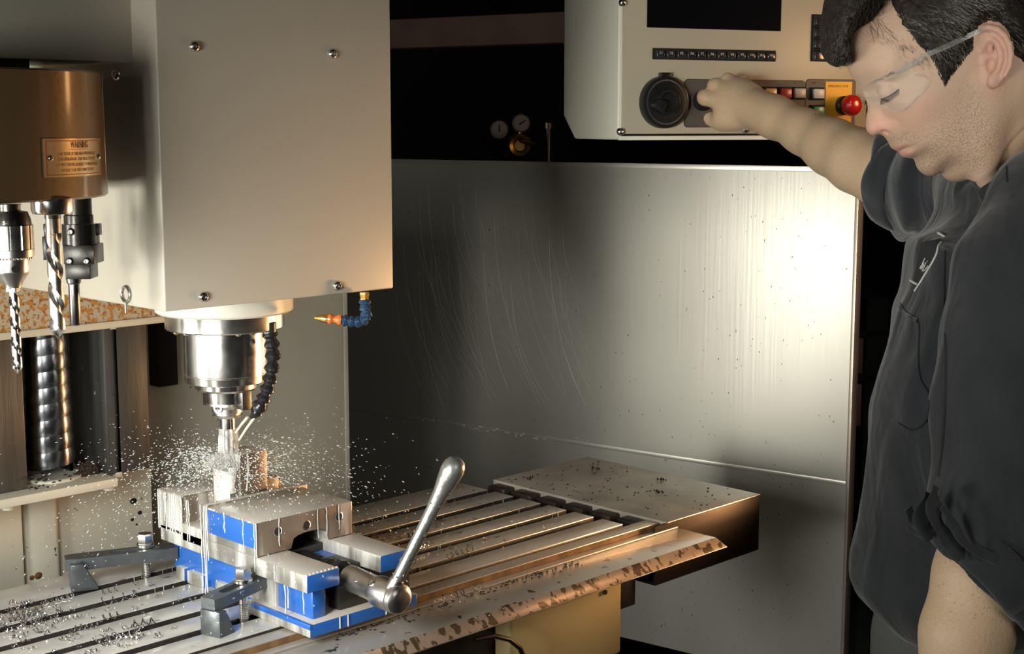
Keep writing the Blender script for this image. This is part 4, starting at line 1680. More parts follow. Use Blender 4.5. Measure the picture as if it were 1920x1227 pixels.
b = MB()
for i in range(90):
    x, y = rn.uniform(1.63, 1.86), rn.uniform(1.31, 1.665)
    b.ell((x, y, ZT + .0006), (rn.uniform(.0006, .003), rn.uniform(.0006, .0022), rn.uniform(.0004, .0012)), 1)
for x, y in ((1.80, 1.60), (1.75, 1.42), (1.67, 1.63), (1.82, 1.47)):
    for k_ in range(8):
        b.ell((x + rn.gauss(0, .003), y + rn.gauss(0, .004), ZT + .001 + rn.random() * .003), (.0015, .001, .0022), 1)
for k_ in range(120):
    x = rn.uniform(1.0, 1.42)
    y = rn.gauss(1.292, .006)
    if y > 1.312:
        continue
    b.ell((x, y, ZA + .0005), (rn.uniform(.0008, .003), rn.uniform(.0006, .002), .0008), 1)
tag(b.build('chip_specks', M['wayseg'], loc=(1.7, 1.5, ZT)), 'scattered dark chip specks on the way cover and apron', 'metal chips', kind='stuff')

# ================================================================== CONTROL PENDANT
HA = math.radians(67.6)
HL, HD = math.sin(HA), math.cos(HA)
Hx = ldz(HL, HD, 0)                    # along the face, to the right
Nx = ldz(HD, -HL, 0)                   # out of the face, towards the operator
PF = at(1158, 262, 2.38)
Z_ = Vector((0, 0, 1))


def fpt(u, v, off=0.0):
    return onp(u, v, PF + Nx * off, Nx)


def fs(u, v):
    p = fpt(u, v)
    return (p - PF).dot(Hx), p.z


def fbox(bb, s0_, s1_, z0, z1, o0, o1, bev=0.0, seg=2):
    q = [PF + Hx * s0_ + Nx * o0, PF + Hx * s1_ + Nx * o0, PF + Hx * s1_ + Nx * o1, PF + Hx * s0_ + Nx * o1]
    bb.hexa([(p.x, p.y, z0) for p in q] + [(p.x, p.y, z1) for p in q], bev, seg)
    return bb


def frect(bb, u0, v0, u1, v1, o0, o1, bev=0.0):
    """box on the face between two picture corners"""
    a, z1 = fs(u0, v0)
    c, z0 = fs(u1, v1)
    return fbox(bb, a, c, z0, z1, o0, o1, bev)


def frrect(bb, u0, v0, u1, v1, o0, o1, r):
    a, z1 = fs(u0, v0)
    c, z0 = fs(u1, v1)
    pts = []
    for cx, cz, a0_ in ((c - r, z1 - r, 0), (a + r, z1 - r, 90), (a + r, z0 + r, 180), (c - r, z0 + r, 270)):
        for k_ in range(6):
            t = math.radians(a0_ + k_ * 18)
            p = PF + Hx * (cx + r * math.cos(t)) + Nx * o0
            pts.append((p.x, p.y, cz + r * math.sin(t)))
    return bb.prism(pts, Nx * (o1 - o0), 0)


pn = thing('control_pendant', 'cream control pendant hanging beside the machine, the operator reaching to it', 'control panel', tuple(PF))
zb0 = fs(1158, 262)[1]
sR = fs(1624, 240)[0]
depth = 0.215
ztopp = 1.90
# body with the chamfered rear lower corner
b = MB()
q0 = PF
back = PF - Nx * depth
side = [(0, zb0), (depth * .78, zb0), (depth, zb0 + .040), (depth, ztopp), (0, ztopp)]
pts = [(*(PF - Nx * o_).xy, z) for o_, z in side]
b.prism(pts, Hx * (sR + .004), .003, 3)
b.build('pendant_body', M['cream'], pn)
# face sheet slightly proud
b = MB()
fbox(b, .006, sR - .004, fs(1163, 251)[1], ztopp - .01, 0, .004, .001)
M['face'] = mat('face_shade_paint', (0.40, 0.36, 0.27), 0.4, bump=0.03, bscale=500)  # darkened below the body cream: the face's dimmer light is in the colour
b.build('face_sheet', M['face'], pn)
b = MB()
fbox(b, .004, sR - .0005, zb0 + .006, fs(1163, 251)[1], 0, .0015, 0)
b.build('shadow_gap', M['black'], pn)
b = MB()
fbox(b, 0, sR + .002, zb0 - .001, zb0 + .006, 0, .006, .001)
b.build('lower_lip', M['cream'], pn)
b = MB()
fbox(b, sR - .004, sR + .004, zb0, ztopp, 0, .002, .0005)
b.build('side_gap', M['black'], pn)
# screen
b = MB()
frect(b, 1212, -60, 1461, 59, .004, .0048)
b.build('screen', mat('screen_glass', (0.004, 0.004, 0.005), 0.12, coat=.3), pn)
# function key strip
b = MB()
frect(b, 1221, 90, 1451, 116, .004, .0055, .0004)
fstrip = b.build('function_key_strip', M['blackmatte'], pn)
fstrip['_loc'] = pn['_loc']
names = ['F1', 'F2', 'F3', 'F4', 'F5', 'F6', 'F7', 'F8', 'F9', 'F10', 'ESC', 'RST']
sA, zA1 = fs(1224, 93)
sB, zA0 = fs(1449, 114)
kw = (sB - sA) / 12
M['keycap'] = mat('key_cap', (0.02, 0.02, 0.021), 0.18, coat=.3)
M['legend'] = mat('white_legend', (0.55, 0.55, 0.53), 0.5)


def key(parent, s0_, s1_, z0, z1, txt, ts):
    b = MB()
    q = [(s0_ + .0006, z0 + .0006), (s1_ - .0006, z0 + .0006), (s1_ - .0006, z1 - .0006), (s0_ + .0006, z1 - .0006)]
    i_ = .0028
    t = [(s0_ + i_, z0 + i_), (s1_ - i_, z0 + i_), (s1_ - i_, z1 - i_), (s0_ + i_, z1 - i_)]
    lo = [(*(PF + Hx * s + Nx * .0056).xy, z) for s, z in q]
    hi = [(*(PF + Hx * s + Nx * .0115).xy, z) for s, z in t]
    b.hexa(lo + hi, .0007)
    o = b.build('key', M['keycap'], parent)
    b = MB()
    c = PF + Hx * ((s0_ + s1_) / 2) + Nx * .01155
    add_text(b, txt, ts, (c.x, c.y, (z0 + z1) / 2 + .001), Hx, Z_, .0003)
    b.build('key_legend', M['legend'], parent)


for i, nme in enumerate(names):
    key(fstrip, sA + kw * i, sA + kw * (i + 1), zA0, zA1, nme, .0062 if len(nme) < 3 else .0048)
# number pad
b = MB()
frect(b, 1519, 27, 1592, 117, .004, .0055, .0004)
npad = b.build('number_pad', M['blackmatte'], pn)
npad['_loc'] = pn['_loc']
sC, zC1 = fs(1521, 29)
sD, zC0 = fs(1590, 116)
for r_, row in enumerate((('7', '8', '9'), ('4', '5', '6'), ('1', '2', '3'), ('0', '.', '-'))):
    for c_, ch in enumerate(row):
        w3, h4 = (sD - sC) / 3, (zC1 - zC0) / 4
        key(npad, sC + w3 * c_, sC + w3 * (c_ + 1), zC1 - h4 * (r_ + 1), zC1 - h4 * r_, ch, .0075)
# hand wheel
hwc = fpt(1239, 192)
wr = (fs(1282, 192)[0] - fs(1196, 192)[0]) / 2 * 1.0
hwh = thing('hand_wheel', 'black ribbed jog hand wheel on the left of the pendant face', 'hand wheel', tuple(hwc))
b = MB()
b.lathe([(0, .0045), (wr, .0045), (wr, .016), (wr * .97, .019), (wr * .93, .0195), (0, .0195)], hwc, Nx, 72)
b.build('wheel', M['black'], hwh, sharp=30)
b = MB()
qr = Vector((0, 0, 1)).rotation_difference(Nx)
for i in range(100):
    a = 2 * math.pi * i / 100
    r0_, r1_ = wr * .80, wr * .86
    p0 = hwc + qr @ Vector((r0_ * math.cos(a), r0_ * math.sin(a), .0198))
    p1 = hwc + qr @ Vector((r1_ * math.cos(a), r1_ * math.sin(a), .0198))
    b.tube([p0, p1], .0003, 4)
b.build('graduations', mat('grad_mark', (0.25, 0.25, 0.24), 0.4), hwh)['kind'] = 'stuff'
b = MB()
b.lathe([(wr * .50, .0195), (wr * .52, .026), (wr * .46, .029), (wr * .38, .0285), (wr * .30, .024), (0, .024)], hwc, Nx, 48)
b.build('finger_dish', M['black'], hwh)
b = MB()
b.lathe([(0, .019), (.009, .019), (.010, .030), (.009, .042), (.006, .046), (0, .046)], hwc + Hx * (-wr * .45) + Z_ * (-.005), Nx, 24)
b.build('crank_knob', M['black'], hwh)
b = MB()
zt_w = hwc + Z_ * wr * 1.02
p0 = PF + Hx * 0
sW = (hwc - PF).dot(Hx)
fbox(b, sW - .008, sW + .008, hwc.z + wr * .92, hwc.z + wr * 1.12, .004, .018, .001)
b.build('pointer', M['black'], hwh)
# switch plates
M['plate'] = mat('switch_plate', (0.075, 0.07, 0.065), 0.5, bump=.03)
M['plateedge'] = mat('plate_edge', (0.02, 0.018, 0.016), 0.5)
for u0, u1, nm in ((1281, 1505, 'switch_plate'), (1508, 1599, 'stop_plate')):
    b = MB()
    frrect(b, u0, 148, u1, 239, .004, .0046, .007)
    b.build(nm + '_border', M['plateedge'], pn)
    b = MB()
    frrect(b, u0 + 1.2, 149.5, u1 - 1.2, 237.7, .0046, .005, .006)
    b.build(nm, M['plate'], pn)
b = MB()
frect(b, 1545, 153, 1592, 232, .005, .0056)
b.build('stop_label_plate', mat('stop_yellow', (0.75, 0.36, 0.02), 0.45), pn, label='yellow plate reading EMERGENCY STOP')
b = MB()
s1x, zx = fs(1568, 162)
c = PF + Hx * s1x + Nx * .0057
me_ = text_mesh('EMERGENCY STOP', .0075, .0003)
xs = [v.co.x for v in me_.vertices]
kx = (fs(1587, 160)[0] - fs(1550, 160)[0]) / (max(xs) - min(xs))
for v in me_.vertices:
    v.co = c + Hx * (v.co.x * kx) + Z_ * (v.co.y * .8) + Nx * v.co.z
    v.co.z += zx - c.z
b.bm.from_mesh(me_)
b.build('stop_lettering', mat('black_ink', (0.04, 0.02, 0.01), .5), pn)['kind'] = 'stuff'
for nme, u0, v0, u1, v1, cc_ in (('amber', 1428, 166, 1448, 184, (.75, .50, .18)), ('red', 1456, 166, 1476, 184, (.35, .03, .03)), ('grey', 1483, 166, 1502, 184, (.42, .40, .36)), ('white', 1518, 167, 1537, 185, (.50, .51, .47)), ('green', 1518, 200, 1537, 216, (.03, .28, .19)), ('plain', 1456, 200, 1476, 216, (.42, .40, .36)), ('dim', 1428, 200, 1448, 216, (.3, .28, .2))):
    b = MB()
    frect(b, u0 - 3, v0 - 3, u1 + 3, v1 + 3, .005, .0085, .0006)
    bz_ = b.build('button_bezel', M['blackmatte'], pn)
    bz_['_loc'] = pn['_loc']
    b = MB()
    frect(b, u0, v0, u1, v1, .0085, .0150, .0012)
    b.build('push_button', mat('button_' + nme, cc_, .35, coat=.2), bz_, label=nme + ' square push button')
# small plate lettering
b = MB()
for s_, u, v in (('I', 1438, 156), ('0 1', 1492, 156), ('ON', 1526, 156), ('0', 1297, 213), ('1', 1304, 216)):
    p = fpt(u, v, .0051)
    add_text(b, s_, .0055, p, Hx, Z_, .0002)
b.build('plate_lettering', mat('dim_ink', (0.012, .011, .01), .6), pn)['kind'] = 'stuff'
# emergency stop
ec = fpt(1577, 198)
es = thing('emergency_stop', 'red mushroom emergency stop button on its yellow plate', 'emergency stop', tuple(ec))
b = MB()
b.lathe([(0, .0056), (.0165, .0056), (.0165, .014), (.0145, .016), (.0145, .024), (0, .024)], ec, Nx, 36)
b.build('collar', M['black'], es)
b = MB()
b.lathe([(0, .024), (.010, .024), (.0175, .026), (.0185, .030), (.0178, .036), (.0135, .0415), (.007, .0435), (0, .044)], ec, Nx, 48)
b.build('mushroom_cap', mat('stop_red', (0.48, 0.012, 0.010), 0.25, coat=.6), es, sharp=60)
b = MB()
pts = []
for i in range(8):
    a = math.radians(150 + i * 13)
    pts.append(ec + qr @ Vector((0, 0, .0412)) + Hx * (.0115 * math.cos(a)) + Z_ * (.0115 * math.sin(a)) - Nx * .0006)
b.tube(pts, [.0012, .0012, .0012, .0012, .0012, .0012, .0012, .0004], 6)
b.ell(pts[0], (.0022, .0022, .0016), 1)
b.build('arrow_mark', mat('arrow_white', (0.7, 0.6, 0.58), .4), es)
for u, v in ((1167, 5), (1163, 247), (1397, 243)):
    screw_head(pn, fpt(u, v, .004), Nx, .0068, .006, m=M['steel'])
# rotary selector under the hand
kp = fpt(1313, 189)
b = MB()
b.lathe([(0, .005), (.017, .005), (.017, .012), (.012, .014), (.012, .030), (.010, .033), (0, .033)], kp, Nx, 32)
tag(b.build('selector_knob', M['black'], loc=kp), 'black selector knob gripped by the operator on the switch plate', 'knob')
# hanging arm
b = MB()
ac = PF + Hx * (sR * .5) - Nx * (depth * .5)
b.cyl((ac.x, ac.y, ztopp - .01), (ac.x, ac.y, 3.2), .035, 24)
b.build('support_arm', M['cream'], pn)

# ================================================================== BACKGROUND
# horizontal beam
p0, p1 = at(700, 60, 4.6), at(1110, 26, 4.2)
zb1, zb2 = at(700, 92, 4.6).z, at(700, 38, 4.6).z
b = MB()
dr = (Vector((p1.x, p1.y, 0)) - Vector((p0.x, p0.y, 0))).normalized()
n_ = Vector((-dr.y, dr.x, 0))
A, B = Vector((p0.x, p0.y, 0)) - dr * .6, Vector((p1.x, p1.y, 0)) + dr * 1.2
q = [A, B, B + n_ * .12, A + n_ * .12]
b.hexa([(p.x, p.y, zb1) for p in q] + [(p.x, p.y, zb2) for p in q], .004)
M['beam'] = mat('beam_paint', (0.42, 0.27, 0.22), .6, bump=.1, bscale=30, var=.2)
tag(b.build('steel_beam', M['beam'], loc=(A.x, A.y, zb1)), 'dim brown steel beam crossing the dark background', 'beam')
# gas regulator
g = at(975, 273, 3.9)
gr = thing('pressure_regulator', 'dim brass pressure regulator with two round gauges in the dark', 'regulator', tuple(g))
k9 = 3.9 / F
fwd = Vector((-S2, -S2, 0))
for u, v, nn_a in ((936, 243, 0), (977, 231, 1.0)):
    c = at(u, v, 3.9)
    b = MB()
    b.lathe([(0, -.02), (16 * k9, -.02), (17 * k9, 0), (17 * k9, .004), (15 * k9, .004), (15 * k9, 0), (0, 0)], c, fwd, 36)
    b.build('gauge_case', M['dark_steel'], gr)
    b = MB()
    b.lathe([(0, .0), (15 * k9, .0), (15 * k9, .001), (0, .001)], c, fwd, 36)
    gf = b.build('gauge_dial', mat('dial', (0.50, 0.42, 0.38), .5), gr)
    b = MB()
    e = Vector((S2, -S2, 0)) * math.sin(nn_a) + Vector((0, 0, 1)) * math.cos(nn_a)
    b.tube([c + fwd * .003 - e * .006, c + fwd * .003 + e * .014], [.0018, .0008], 6)
    b.build('gauge_needle', M['blackmatte'], gr)
b = MB()
b.lathe([(0, -.03), (15 * k9, -.03), (21 * k9, -.01), (22 * k9, .006), (19 * k9, .012), (13 * k9, .010), (10 * k9, 0), (0, 0)], g, fwd, 36)
b.build('regulator_body', M['brass'], gr)
b = MB()
b.tube([g + Vector((0, 0, .012)), at(990, 268, 3.86), at(1006, 271, 3.84)], [.004, .005, .003], 8)
b.build('lever', M['brass'], gr)
b = MB()
b.cyl(at(955, 262, 3.93), at(975, 256, 3.93), .006, 10)
b.cyl(at(975, 244, 3.93), at(975, 262, 3.93), .006, 10)
b.build('pipe', M['brass'], gr)
b = MB()
b.cyl((g.x + .03, g.y + .03, 0), (g.x + .03, g.y + .03, g.z), .012, 12)
b.build('mounting_post', M['blackmatte'], gr)
# pipe column carrying it, dim
b = MB()
c = at(1028, 262, 3.95)
b.cyl((c.x, c.y, 0), (c.x, c.y, c.z + .03), .012, 12)
b.cyl((c.x, c.y, c.z + .03), (c.x, c.y, c.z + .045), .02, 12)
tag(b.build('stand_pipe', M['dark_steel'], loc=(c.x, c.y, 0)), 'thin dark stand pipe beside the regulator', 'pipe')
# shelf with boxes behind the operator
p0 = at(1560, 705, 3.6)
sh = thing('storage_shelf', 'dim brown shelf unit seen between the splash panel and the operator', 'shelf', (p0.x, p0.y, 0))
sx = Vector((S2, -S2, 0))
sy = Vector((S2, S2, 0))


def sbox(bb, u0, u1, v0, v1, D, dep, bev=.002):
    A = at(u0, v0, D)
    B = at(u1, v1, D)
    q = [Vector((A.x, A.y, 0)), Vector((B.x, B.y, 0))]
    q += [q[1] + sy * dep, q[0] + sy * dep]
    bb.hexa([(p.x, p.y, B.z) for p in q] + [(p.x, p.y, A.z) for p in q], bev)


M['shelf'] = mat('shelf_paint', (0.22, 0.11, 0.08), .5, bump=.1)
for v0, v1 in ((704, 716), (620, 632), (936, 952)):
    b = MB()
    sbox(b, 1520, 1900, v0, v1, 3.6, .3)
    b.build('shelf_board', M['blackmatte'], sh)
for u0 in (1530, 1627, 1760, 1885):
    b = MB()
    sbox(b, u0, u0 + 13, 560, 1300, 3.6, .3)
    b.build('upright', M['blackmatte'], sh)
for u0, u1, v0, v1, lab in ((1572, 1627, 634, 704, 'dim reddish brown carton on the back shelf beside the splash panel edge'), (1640, 1700, 634, 704, 'dim reddish brown carton on the back shelf close behind the operator'), (1572, 1700, 720, 800, 'wide dark carton on the lower back shelf')):
    b = MB()
    sbox(b, u0, u1, v0, v1, 3.63, .2, .003)
    c = at(u0, v1, 3.63)
    tag(b.build('storage_box', M['shelf'], loc=c), lab, 'box')

# ================================================================== THE OPERATOR
import openvdb
SP_, CP_ = math.sin(PITCH), math.cos(PITCH)


def uvD(u, v, D):
    """picture position at forward distance D -> (L, D, z)"""
    p = at(u, v, D)
    return np.array([(p.x - p.y) * S2, (p.x + p.y) * S2, p.z])


def proj(L, z, D0):
    """(L,z) in the plane D0 -> picture columns and rows"""
    wcam = D0 * CP_ - (z - 1.5) * SP_
    upc = D0 * SP_ + (z - 1.5) * CP_
    return CX + F * L / wcam, CY - F * upc / wcam


def catmull(pts, closed=True, n=6):
    p = np.array(pts, float)
    N = len(p)
    out = []
    rng = range(N if closed else N - 1)
    for i in rng:
        p0, p1, p2, p3 = (p[(i - 1) % N], p[i], p[(i + 1) % N], p[(i + 2) % N])
        if not closed:
            p0 = p[max(i - 1, 0)]
            p3 = p[min(i + 2, N - 1)]
        for k in range(n):
            t = k / n
            out.append(0.5 * ((2 * p1) + (-p0 + p2) * t + (2 * p0 - 5 * p1 + 4 * p2 - p3) * t * t + (-p0 + 3 * p1 - 3 * p2 + p3) * t ** 3))
    return np.array(out)


def sdpoly(poly, X, Y):
    """signed distance to a polygon, positive inside"""
    P = np.array(poly, float)
    d = np.full(X.shape, 1e9)
    ins = np.zeros(X.shape, bool)
    for i in range(len(P)):
        a, b_ = P[i], P[(i + 1) % len(P)]
        ex, ey = b_ - a
        wx, wy = X - a[0], Y - a[1]
        t = np.clip((wx * ex + wy * ey) / max(ex * ex + ey * ey, 1e-12), 0, 1)
        d = np.minimum(d, (wx - ex * t) ** 2 + (wy - ey * t) ** 2)
        c = (a[1] <= Y) != (b_[1] <= Y)
        with np.errstate(divide='ignore', invalid='ignore'):
            xi = a[0] + (Y - a[1]) / (ey if ey != 0 else 1e-12) * ex
        ins ^= c & (X < xi)
    d = np.sqrt(d)
    return np.where(ins, d, -d)


def tps(ctrl, X, Y, smooth=0.02):
    c = np.array(ctrl, float)
    P, V = c[:, :2], c[:, 2]
    n = len(P)

    def U(r2):
        return 0.5 * r2 * np.log(r2 + 1e-9)
    K = U(((P[:, None] - P[None]) ** 2).sum(-1)) + np.eye(n) * smooth
    A = np.zeros((n + 3, n + 3))
    A[:n, :n] = K
    A[:n, n] = 1
    A[:n, n + 1:] = P
    A[n, :n] = 1
    A[n + 1:, :n] = P.T
    s = np.linalg.solve(A, np.concatenate([V, np.zeros(3)]))
    out = s[n] + s[n + 1] * X + s[n + 2] * Y
    for i in range(n):
        out = out + s[i] * U((X - P[i, 0]) ** 2 + (Y - P[i, 1]) ** 2)
    return out


def vnoise(X, Y, Z, seed=0):
    """smooth value noise in -1..1"""
    r = np.random.RandomState(seed).rand(32, 32, 32).astype(np.float32)
    xi, yi, zi = np.floor(X).astype(int), np.floor(Y).astype(int), np.floor(Z).astype(int)
    fx, fy, fz = X - xi, Y - yi, Z - zi
    fx, fy, fz = [f * f * (3 - 2 * f) for f in (fx, fy, fz)]
    o = 0
    for dx in (0, 1):
        for dy in (0, 1):
            for dz in (0, 1):
                o = o + r[(xi + dx) % 32, (yi + dy) % 32, (zi + dz) % 32] * (fx if dx else 1 - fx) * (fy if dy else 1 - fy) * (fz if dz else 1 - fz)
    return o * 2 - 1


class Vol:
    """a distance volume in (L, D, z) coordinates"""

    def __init__(self, lo, hi, vs):
        self.lo, self.vs = np.array(lo, float), vs
        self.n = np.ceil((np.array(hi) - self.lo) / vs).astype(int)
        self.a = np.full(self.n, 0.5, np.float32)

    def sub(self, lo, hi):
        i0 = np.clip(np.floor((np.array(lo) - self.lo) / self.vs).astype(int), 0, self.n)
        i1 = np.clip(np.ceil((np.array(hi) - self.lo) / self.vs).astype(int), 0, self.n)
        ax = [self.lo[k] + self.vs * np.arange(i0[k], i1[k]) for k in range(3)]
        G = np.meshgrid(*ax, indexing='ij')
        return tuple(slice(i0[k], i1[k]) for k in range(3)), [g.astype(np.float32) for g in G]

    def comb(self, s, d, k, op='u'):
        a = self.a[s]
        if a.size == 0:
            return
        if op == 'u':
            h = np.clip(0.5 + 0.5 * (a - d) / k, 0, 1)
            self.a[s] = a * (1 - h) + d * h - k * h * (1 - h)
        else:                                    # carve
            d = -d
            h = np.clip(0.5 - 0.5 * (a - d) / k, 0, 1)
            self.a[s] = a * (1 - h) + d * h + k * h * (1 - h)

    def cone(self, p, q, r0, r1, k=.006, op='u'):
        p, q = np.array(p, float), np.array(q, float)
        m = max(r0, r1) + k + .02
        s, (X, Y, Zz) = self.sub(np.minimum(p, q) - m, np.maximum(p, q) + m)
        e = q - p
        w = [X - p[0], Y - p[1], Zz - p[2]]
        t = np.clip((w[0] * e[0] + w[1] * e[1] + w[2] * e[2]) / max(e @ e, 1e-12), 0, 1)
        d = np.sqrt((w[0] - e[0] * t) ** 2 + (w[1] - e[1] * t) ** 2 + (w[2] - e[2] * t) ** 2) - (r0 + (r1 - r0) * t)
        self.comb(s, d, k, op)

    def chain(self, pts, k=.006, op='u'):
        """pts: (point, radius)"""
        for (p, r), (q, r2_) in zip(pts[:-1], pts[1:]):
            self.cone(p, q, r, r2_, k, op)

    def ell(self, c, r, k=.006, op='u', rot=0.0):
        """ellipsoid radii (rL, rD, rz), rotated by rot in the L-z plane"""
        c, r = np.array(c, float), np.array(r, float)
        m = r.max() + k + .02
        s, (X, Y, Zz) = self.sub(c - m, c + m)
        x, y, z = X - c[0], Y - c[1], Zz - c[2]
        if rot:
            x, z = x * math.cos(rot) + z * math.sin(rot), -x * math.sin(rot) + z * math.cos(rot)
        k0 = np.sqrt((x / r[0]) ** 2 + (y / r[1]) ** 2 + (z / r[2]) ** 2)
        k1 = np.sqrt((x / r[0] ** 2) ** 2 + (y / r[1] ** 2) ** 2 + (z / r[2] ** 2) ** 2)
        self.comb(s, k0 * (k0 - 1) / (k1 + 1e-6), k, op)

    def mesh(self):
        g = openvdb.FloatGrid(0.5)
        a = self.a.copy()
        for ax in range(3):
            sl = [slice(None)] * 3
            for e in (0, -1):
                sl[ax] = e
                a[tuple(sl)] = 0.5
        g.copyFromArray(a)
        pts, tris, quads = g.convertToPolygons(isovalue=0.0, adaptivity=0.0)
        pts = np.array(pts, float) * self.vs + self.lo
        return pts, [tuple(int(i) for i in f) for f in tris] + [tuple(int(i) for i in f) for f in quads]


def to_world(P):
    P = np.asarray(P)
    return np.stack([S2 * (P[:, 1] + P[:, 0]), S2 * (P[:, 1] - P[:, 0]), P[:, 2]], 1)


def drop_islands(nv, faces, keep_min):
    par = np.arange(nv)

    def find(x):
        while par[x] != x:
            par[x] = par[par[x]]
            x = par[x]
        return x
    for f in faces:
        r = find(f[0])
        for i in f[1:]:
            s = find(i)
            if s != r:
                par[s] = r
    root = np.array([find(i) for i in range(nv)])
    cnt = np.bincount(root, minlength=nv)
    ok = cnt[root] >= keep_min
    idx = -np.ones(nv, int)
    idx[ok] = np.arange(ok.sum())
    return ok, [tuple(idx[i] for i in f) for f in faces if ok[f[0]]]


def mk_obj(name, P, faces, m, parent, smooth_iter=0, col=None):
    base = Vector(parent['_loc']) if parent is not None else Vector((0, 0, 0))
    Wd = to_world(P) - np.array(base)
    me = bpy.data.meshes.new(name)
    me.from_pydata(Wd.tolist(), [], faces)
    me.update()
    bm = bmesh.new()
    bm.from_mesh(me)
    bmesh.ops.recalc_face_normals(bm, faces=bm.faces)
    if smooth_iter:
        for _ in range(smooth_iter):
            bmesh.ops.smooth_vert(bm, verts=bm.verts, factor=.5, use_axis_x=True, use_axis_y=True, use_axis_z=True)
    bm.to_mesh(me)
    bm.free()
    me.polygons.foreach_set('use_smooth', [True] * len(me.polygons))
    if col is not None:
        at_ = me.color_attributes.new('tint', 'FLOAT_COLOR', 'POINT')
        at_.data.foreach_set('color', np.concatenate([col, np.ones((len(col), 1)) if col.shape[1] == 3 else np.zeros((len(col), 0))], 1).astype(np.float32).ravel())
    me.materials.append(m)
    o = bpy.data.objects.new(name, me)
    COL.objects.link(o)
    o['_loc'] = tuple(base)
    if parent is not None:
        o.parent = parent
    return o


DH = 1.62
fp = at(1800, 900, 1.66)
man = thing('person', 'man in dark work shirt and safety glasses, head bowed, one arm reaching to the pendant', 'person', (fp.x, fp.y, 0.0))


def fh(u, v):
    du, dv = (u - 1822) / 16.67, (v - 130) / 16.67
    return -.905 * du + .423 * dv, -.423 * du - .905 * dv


def fh2uv(f, h):
    return 1822 + 16.67 * (-.905 * f - .423 * h), 130 + 16.67 * (.423 * f - .905 * h)


def hp(f, h, lat):
    """head-local cm (forward, up, sideways towards the camera) -> (L, D, z)"""
    u, v = fh2uv(f, h)
    p = uvD(u, v, DH)
    p[1] -= lat / 100
    return p


def hpx(u, v, lat):
    p = uvD(u, v, DH)
    p[1] -= lat / 100
    return p


PROFILE = [(1587, 100), (1591.6, 125.4), (1596, 139), (1604, 151), (1610.5, 158.5), (1614.5, 167), (1618.5, 177), (1624, 190), (1627, 201.7), (1625, 214), (1623.2, 227), (1623.4, 238), (1627, 247.7), (1635, 253.8), (1645.7, 252.8), (1655, 254),
           (1661, 259), (1666, 266), (1669.5, 273), (1673, 279), (1680, 283), (1685, 283.5), (1686.5, 285.5), (1688, 289), (1693, 294), (1701.5, 296.6), (1711, 297), (1717, 302), (1719, 311), (1724.5, 321), (1735, 328.5), (1747, 330), (1758, 326.5), (1765, 323.8), (1770, 331), (1778, 338), (1791, 341.5), (1806, 340), (1822, 331)]
back_ = [(3.2, -10.2), (0, -8.2), (-4.5, -6.5), (-7.2, -3.5), (-8.6, 0.5), (-9.3, 5), (-8.0, 9.5), (-4, 12.6), (1, 13.6), (6, 12.4), (9.6, 10.4), (11.3, 8.9)]
HEADPOLY = catmull(PROFILE + [fh2uv(*q) for q in back_], True, 4)
TC = [(0, 8, 7.3), (-4, 6, 7.2), (4, 8, 6.9), (8, 8, 6.1), (10.5, 8, 5.3), (0, 3, 7.4), (-6, 3, 6.7), (0, 12, 6.6), (6, 11, 5.9), (-7, 8, 6.3), (7, 5.6, 6.25), (8.6, 4.6, 5.9), (10, 6, 5.7), (11.4, 6, 5.3),
      (9.3, 3.7, 5.55), (10.4, 3.7, 5.0), (11.5, 3.9, 3.9), (12, 3.6, 2.4), (8.8, 2.2, 5.3), (9.8, 2.2, 4.35), (10.7, 2.1, 3.4), (11.3, 1.7, 1.9), (10.4, .8, 4.3), (9.5, .6, 5.2), (8, .5, 6.1), (6, .8, 6.6), (4, 1, 6.9), (9.2, -.6, 5.5), (10.3, -.7, 4.1), (11.0, -.3, 2.8),
      (11.8, 2.8, 1.0), (11.9, 1.6, 1.0), (12.2, .6, 1.05), (12.9, -.8, 1.35), (12.2, -.6, 1.5), (11.6, -.2, 1.75), (11.6, -1.6, 1.85), (12.5, -1.7, 1.45), (10.8, -1.6, 3.2), (10.1, -2, 4.3),
      (11.3, -3, 2.5), (10.4, -3, 3.6), (9, -3, 4.9), (7, -3, 5.75), (5, -3, 6.15), (2, -3, 6.35), (11.4, -4.3, 2.3), (10.8, -4.9, 2.6), (9.8, -5, 3.8), (8, -5.4, 5.0), (5, -6, 5.8), (2, -5.5, 6.1), (10.7, -6.2, 2.2),
      (10.1, -7.5, 2.2), (9, -8.2, 2.6), (8.4, -7, 3.9), (7.6, -8.6, 3.3), (6.5, -7.8, 4.7), (4, -8.4, 5.4), (1, -7.5, 6.0), (7, -9.8, 3.6), (5, -10, 4.6), (0, -3, 6.4), (-3, -3, 6.1), (-6, -1, 5.7), (1, 0, 6.9), (3, -.8, 6.7), (-1, 0, 6.7)]
RC = [(12.6, -1, .95), (12, 1.5, .9), (11.8, -2.6, 1.1), (12, 3.6, 2.2), (12, 6, 4.2), (10, 10, 5.5), (0, 13, 6.5), (-8, 5, 6.5), (11.6, -4.2, 1.7), (11, -5.4, 1.6), (10, -6.8, 1.9), (10, -8, 2.0), (8.6, -8.9, 2.2), (7, -10.4, 2.4), (4, -10, 3.5), (-5, -5, 4.5), (10.5, 0, 1.5)]


def gauss(f, h, cf, ch, sf, sh, ang=0.0):
    x, y = f - cf, h - ch
    if ang:
        x, y = x * math.cos(ang) + y * math.sin(ang), -x * math.sin(ang) + y * math.cos(ang)
    return np.exp(-.5 * ((x / sf) ** 2 + (y / sh) ** 2))


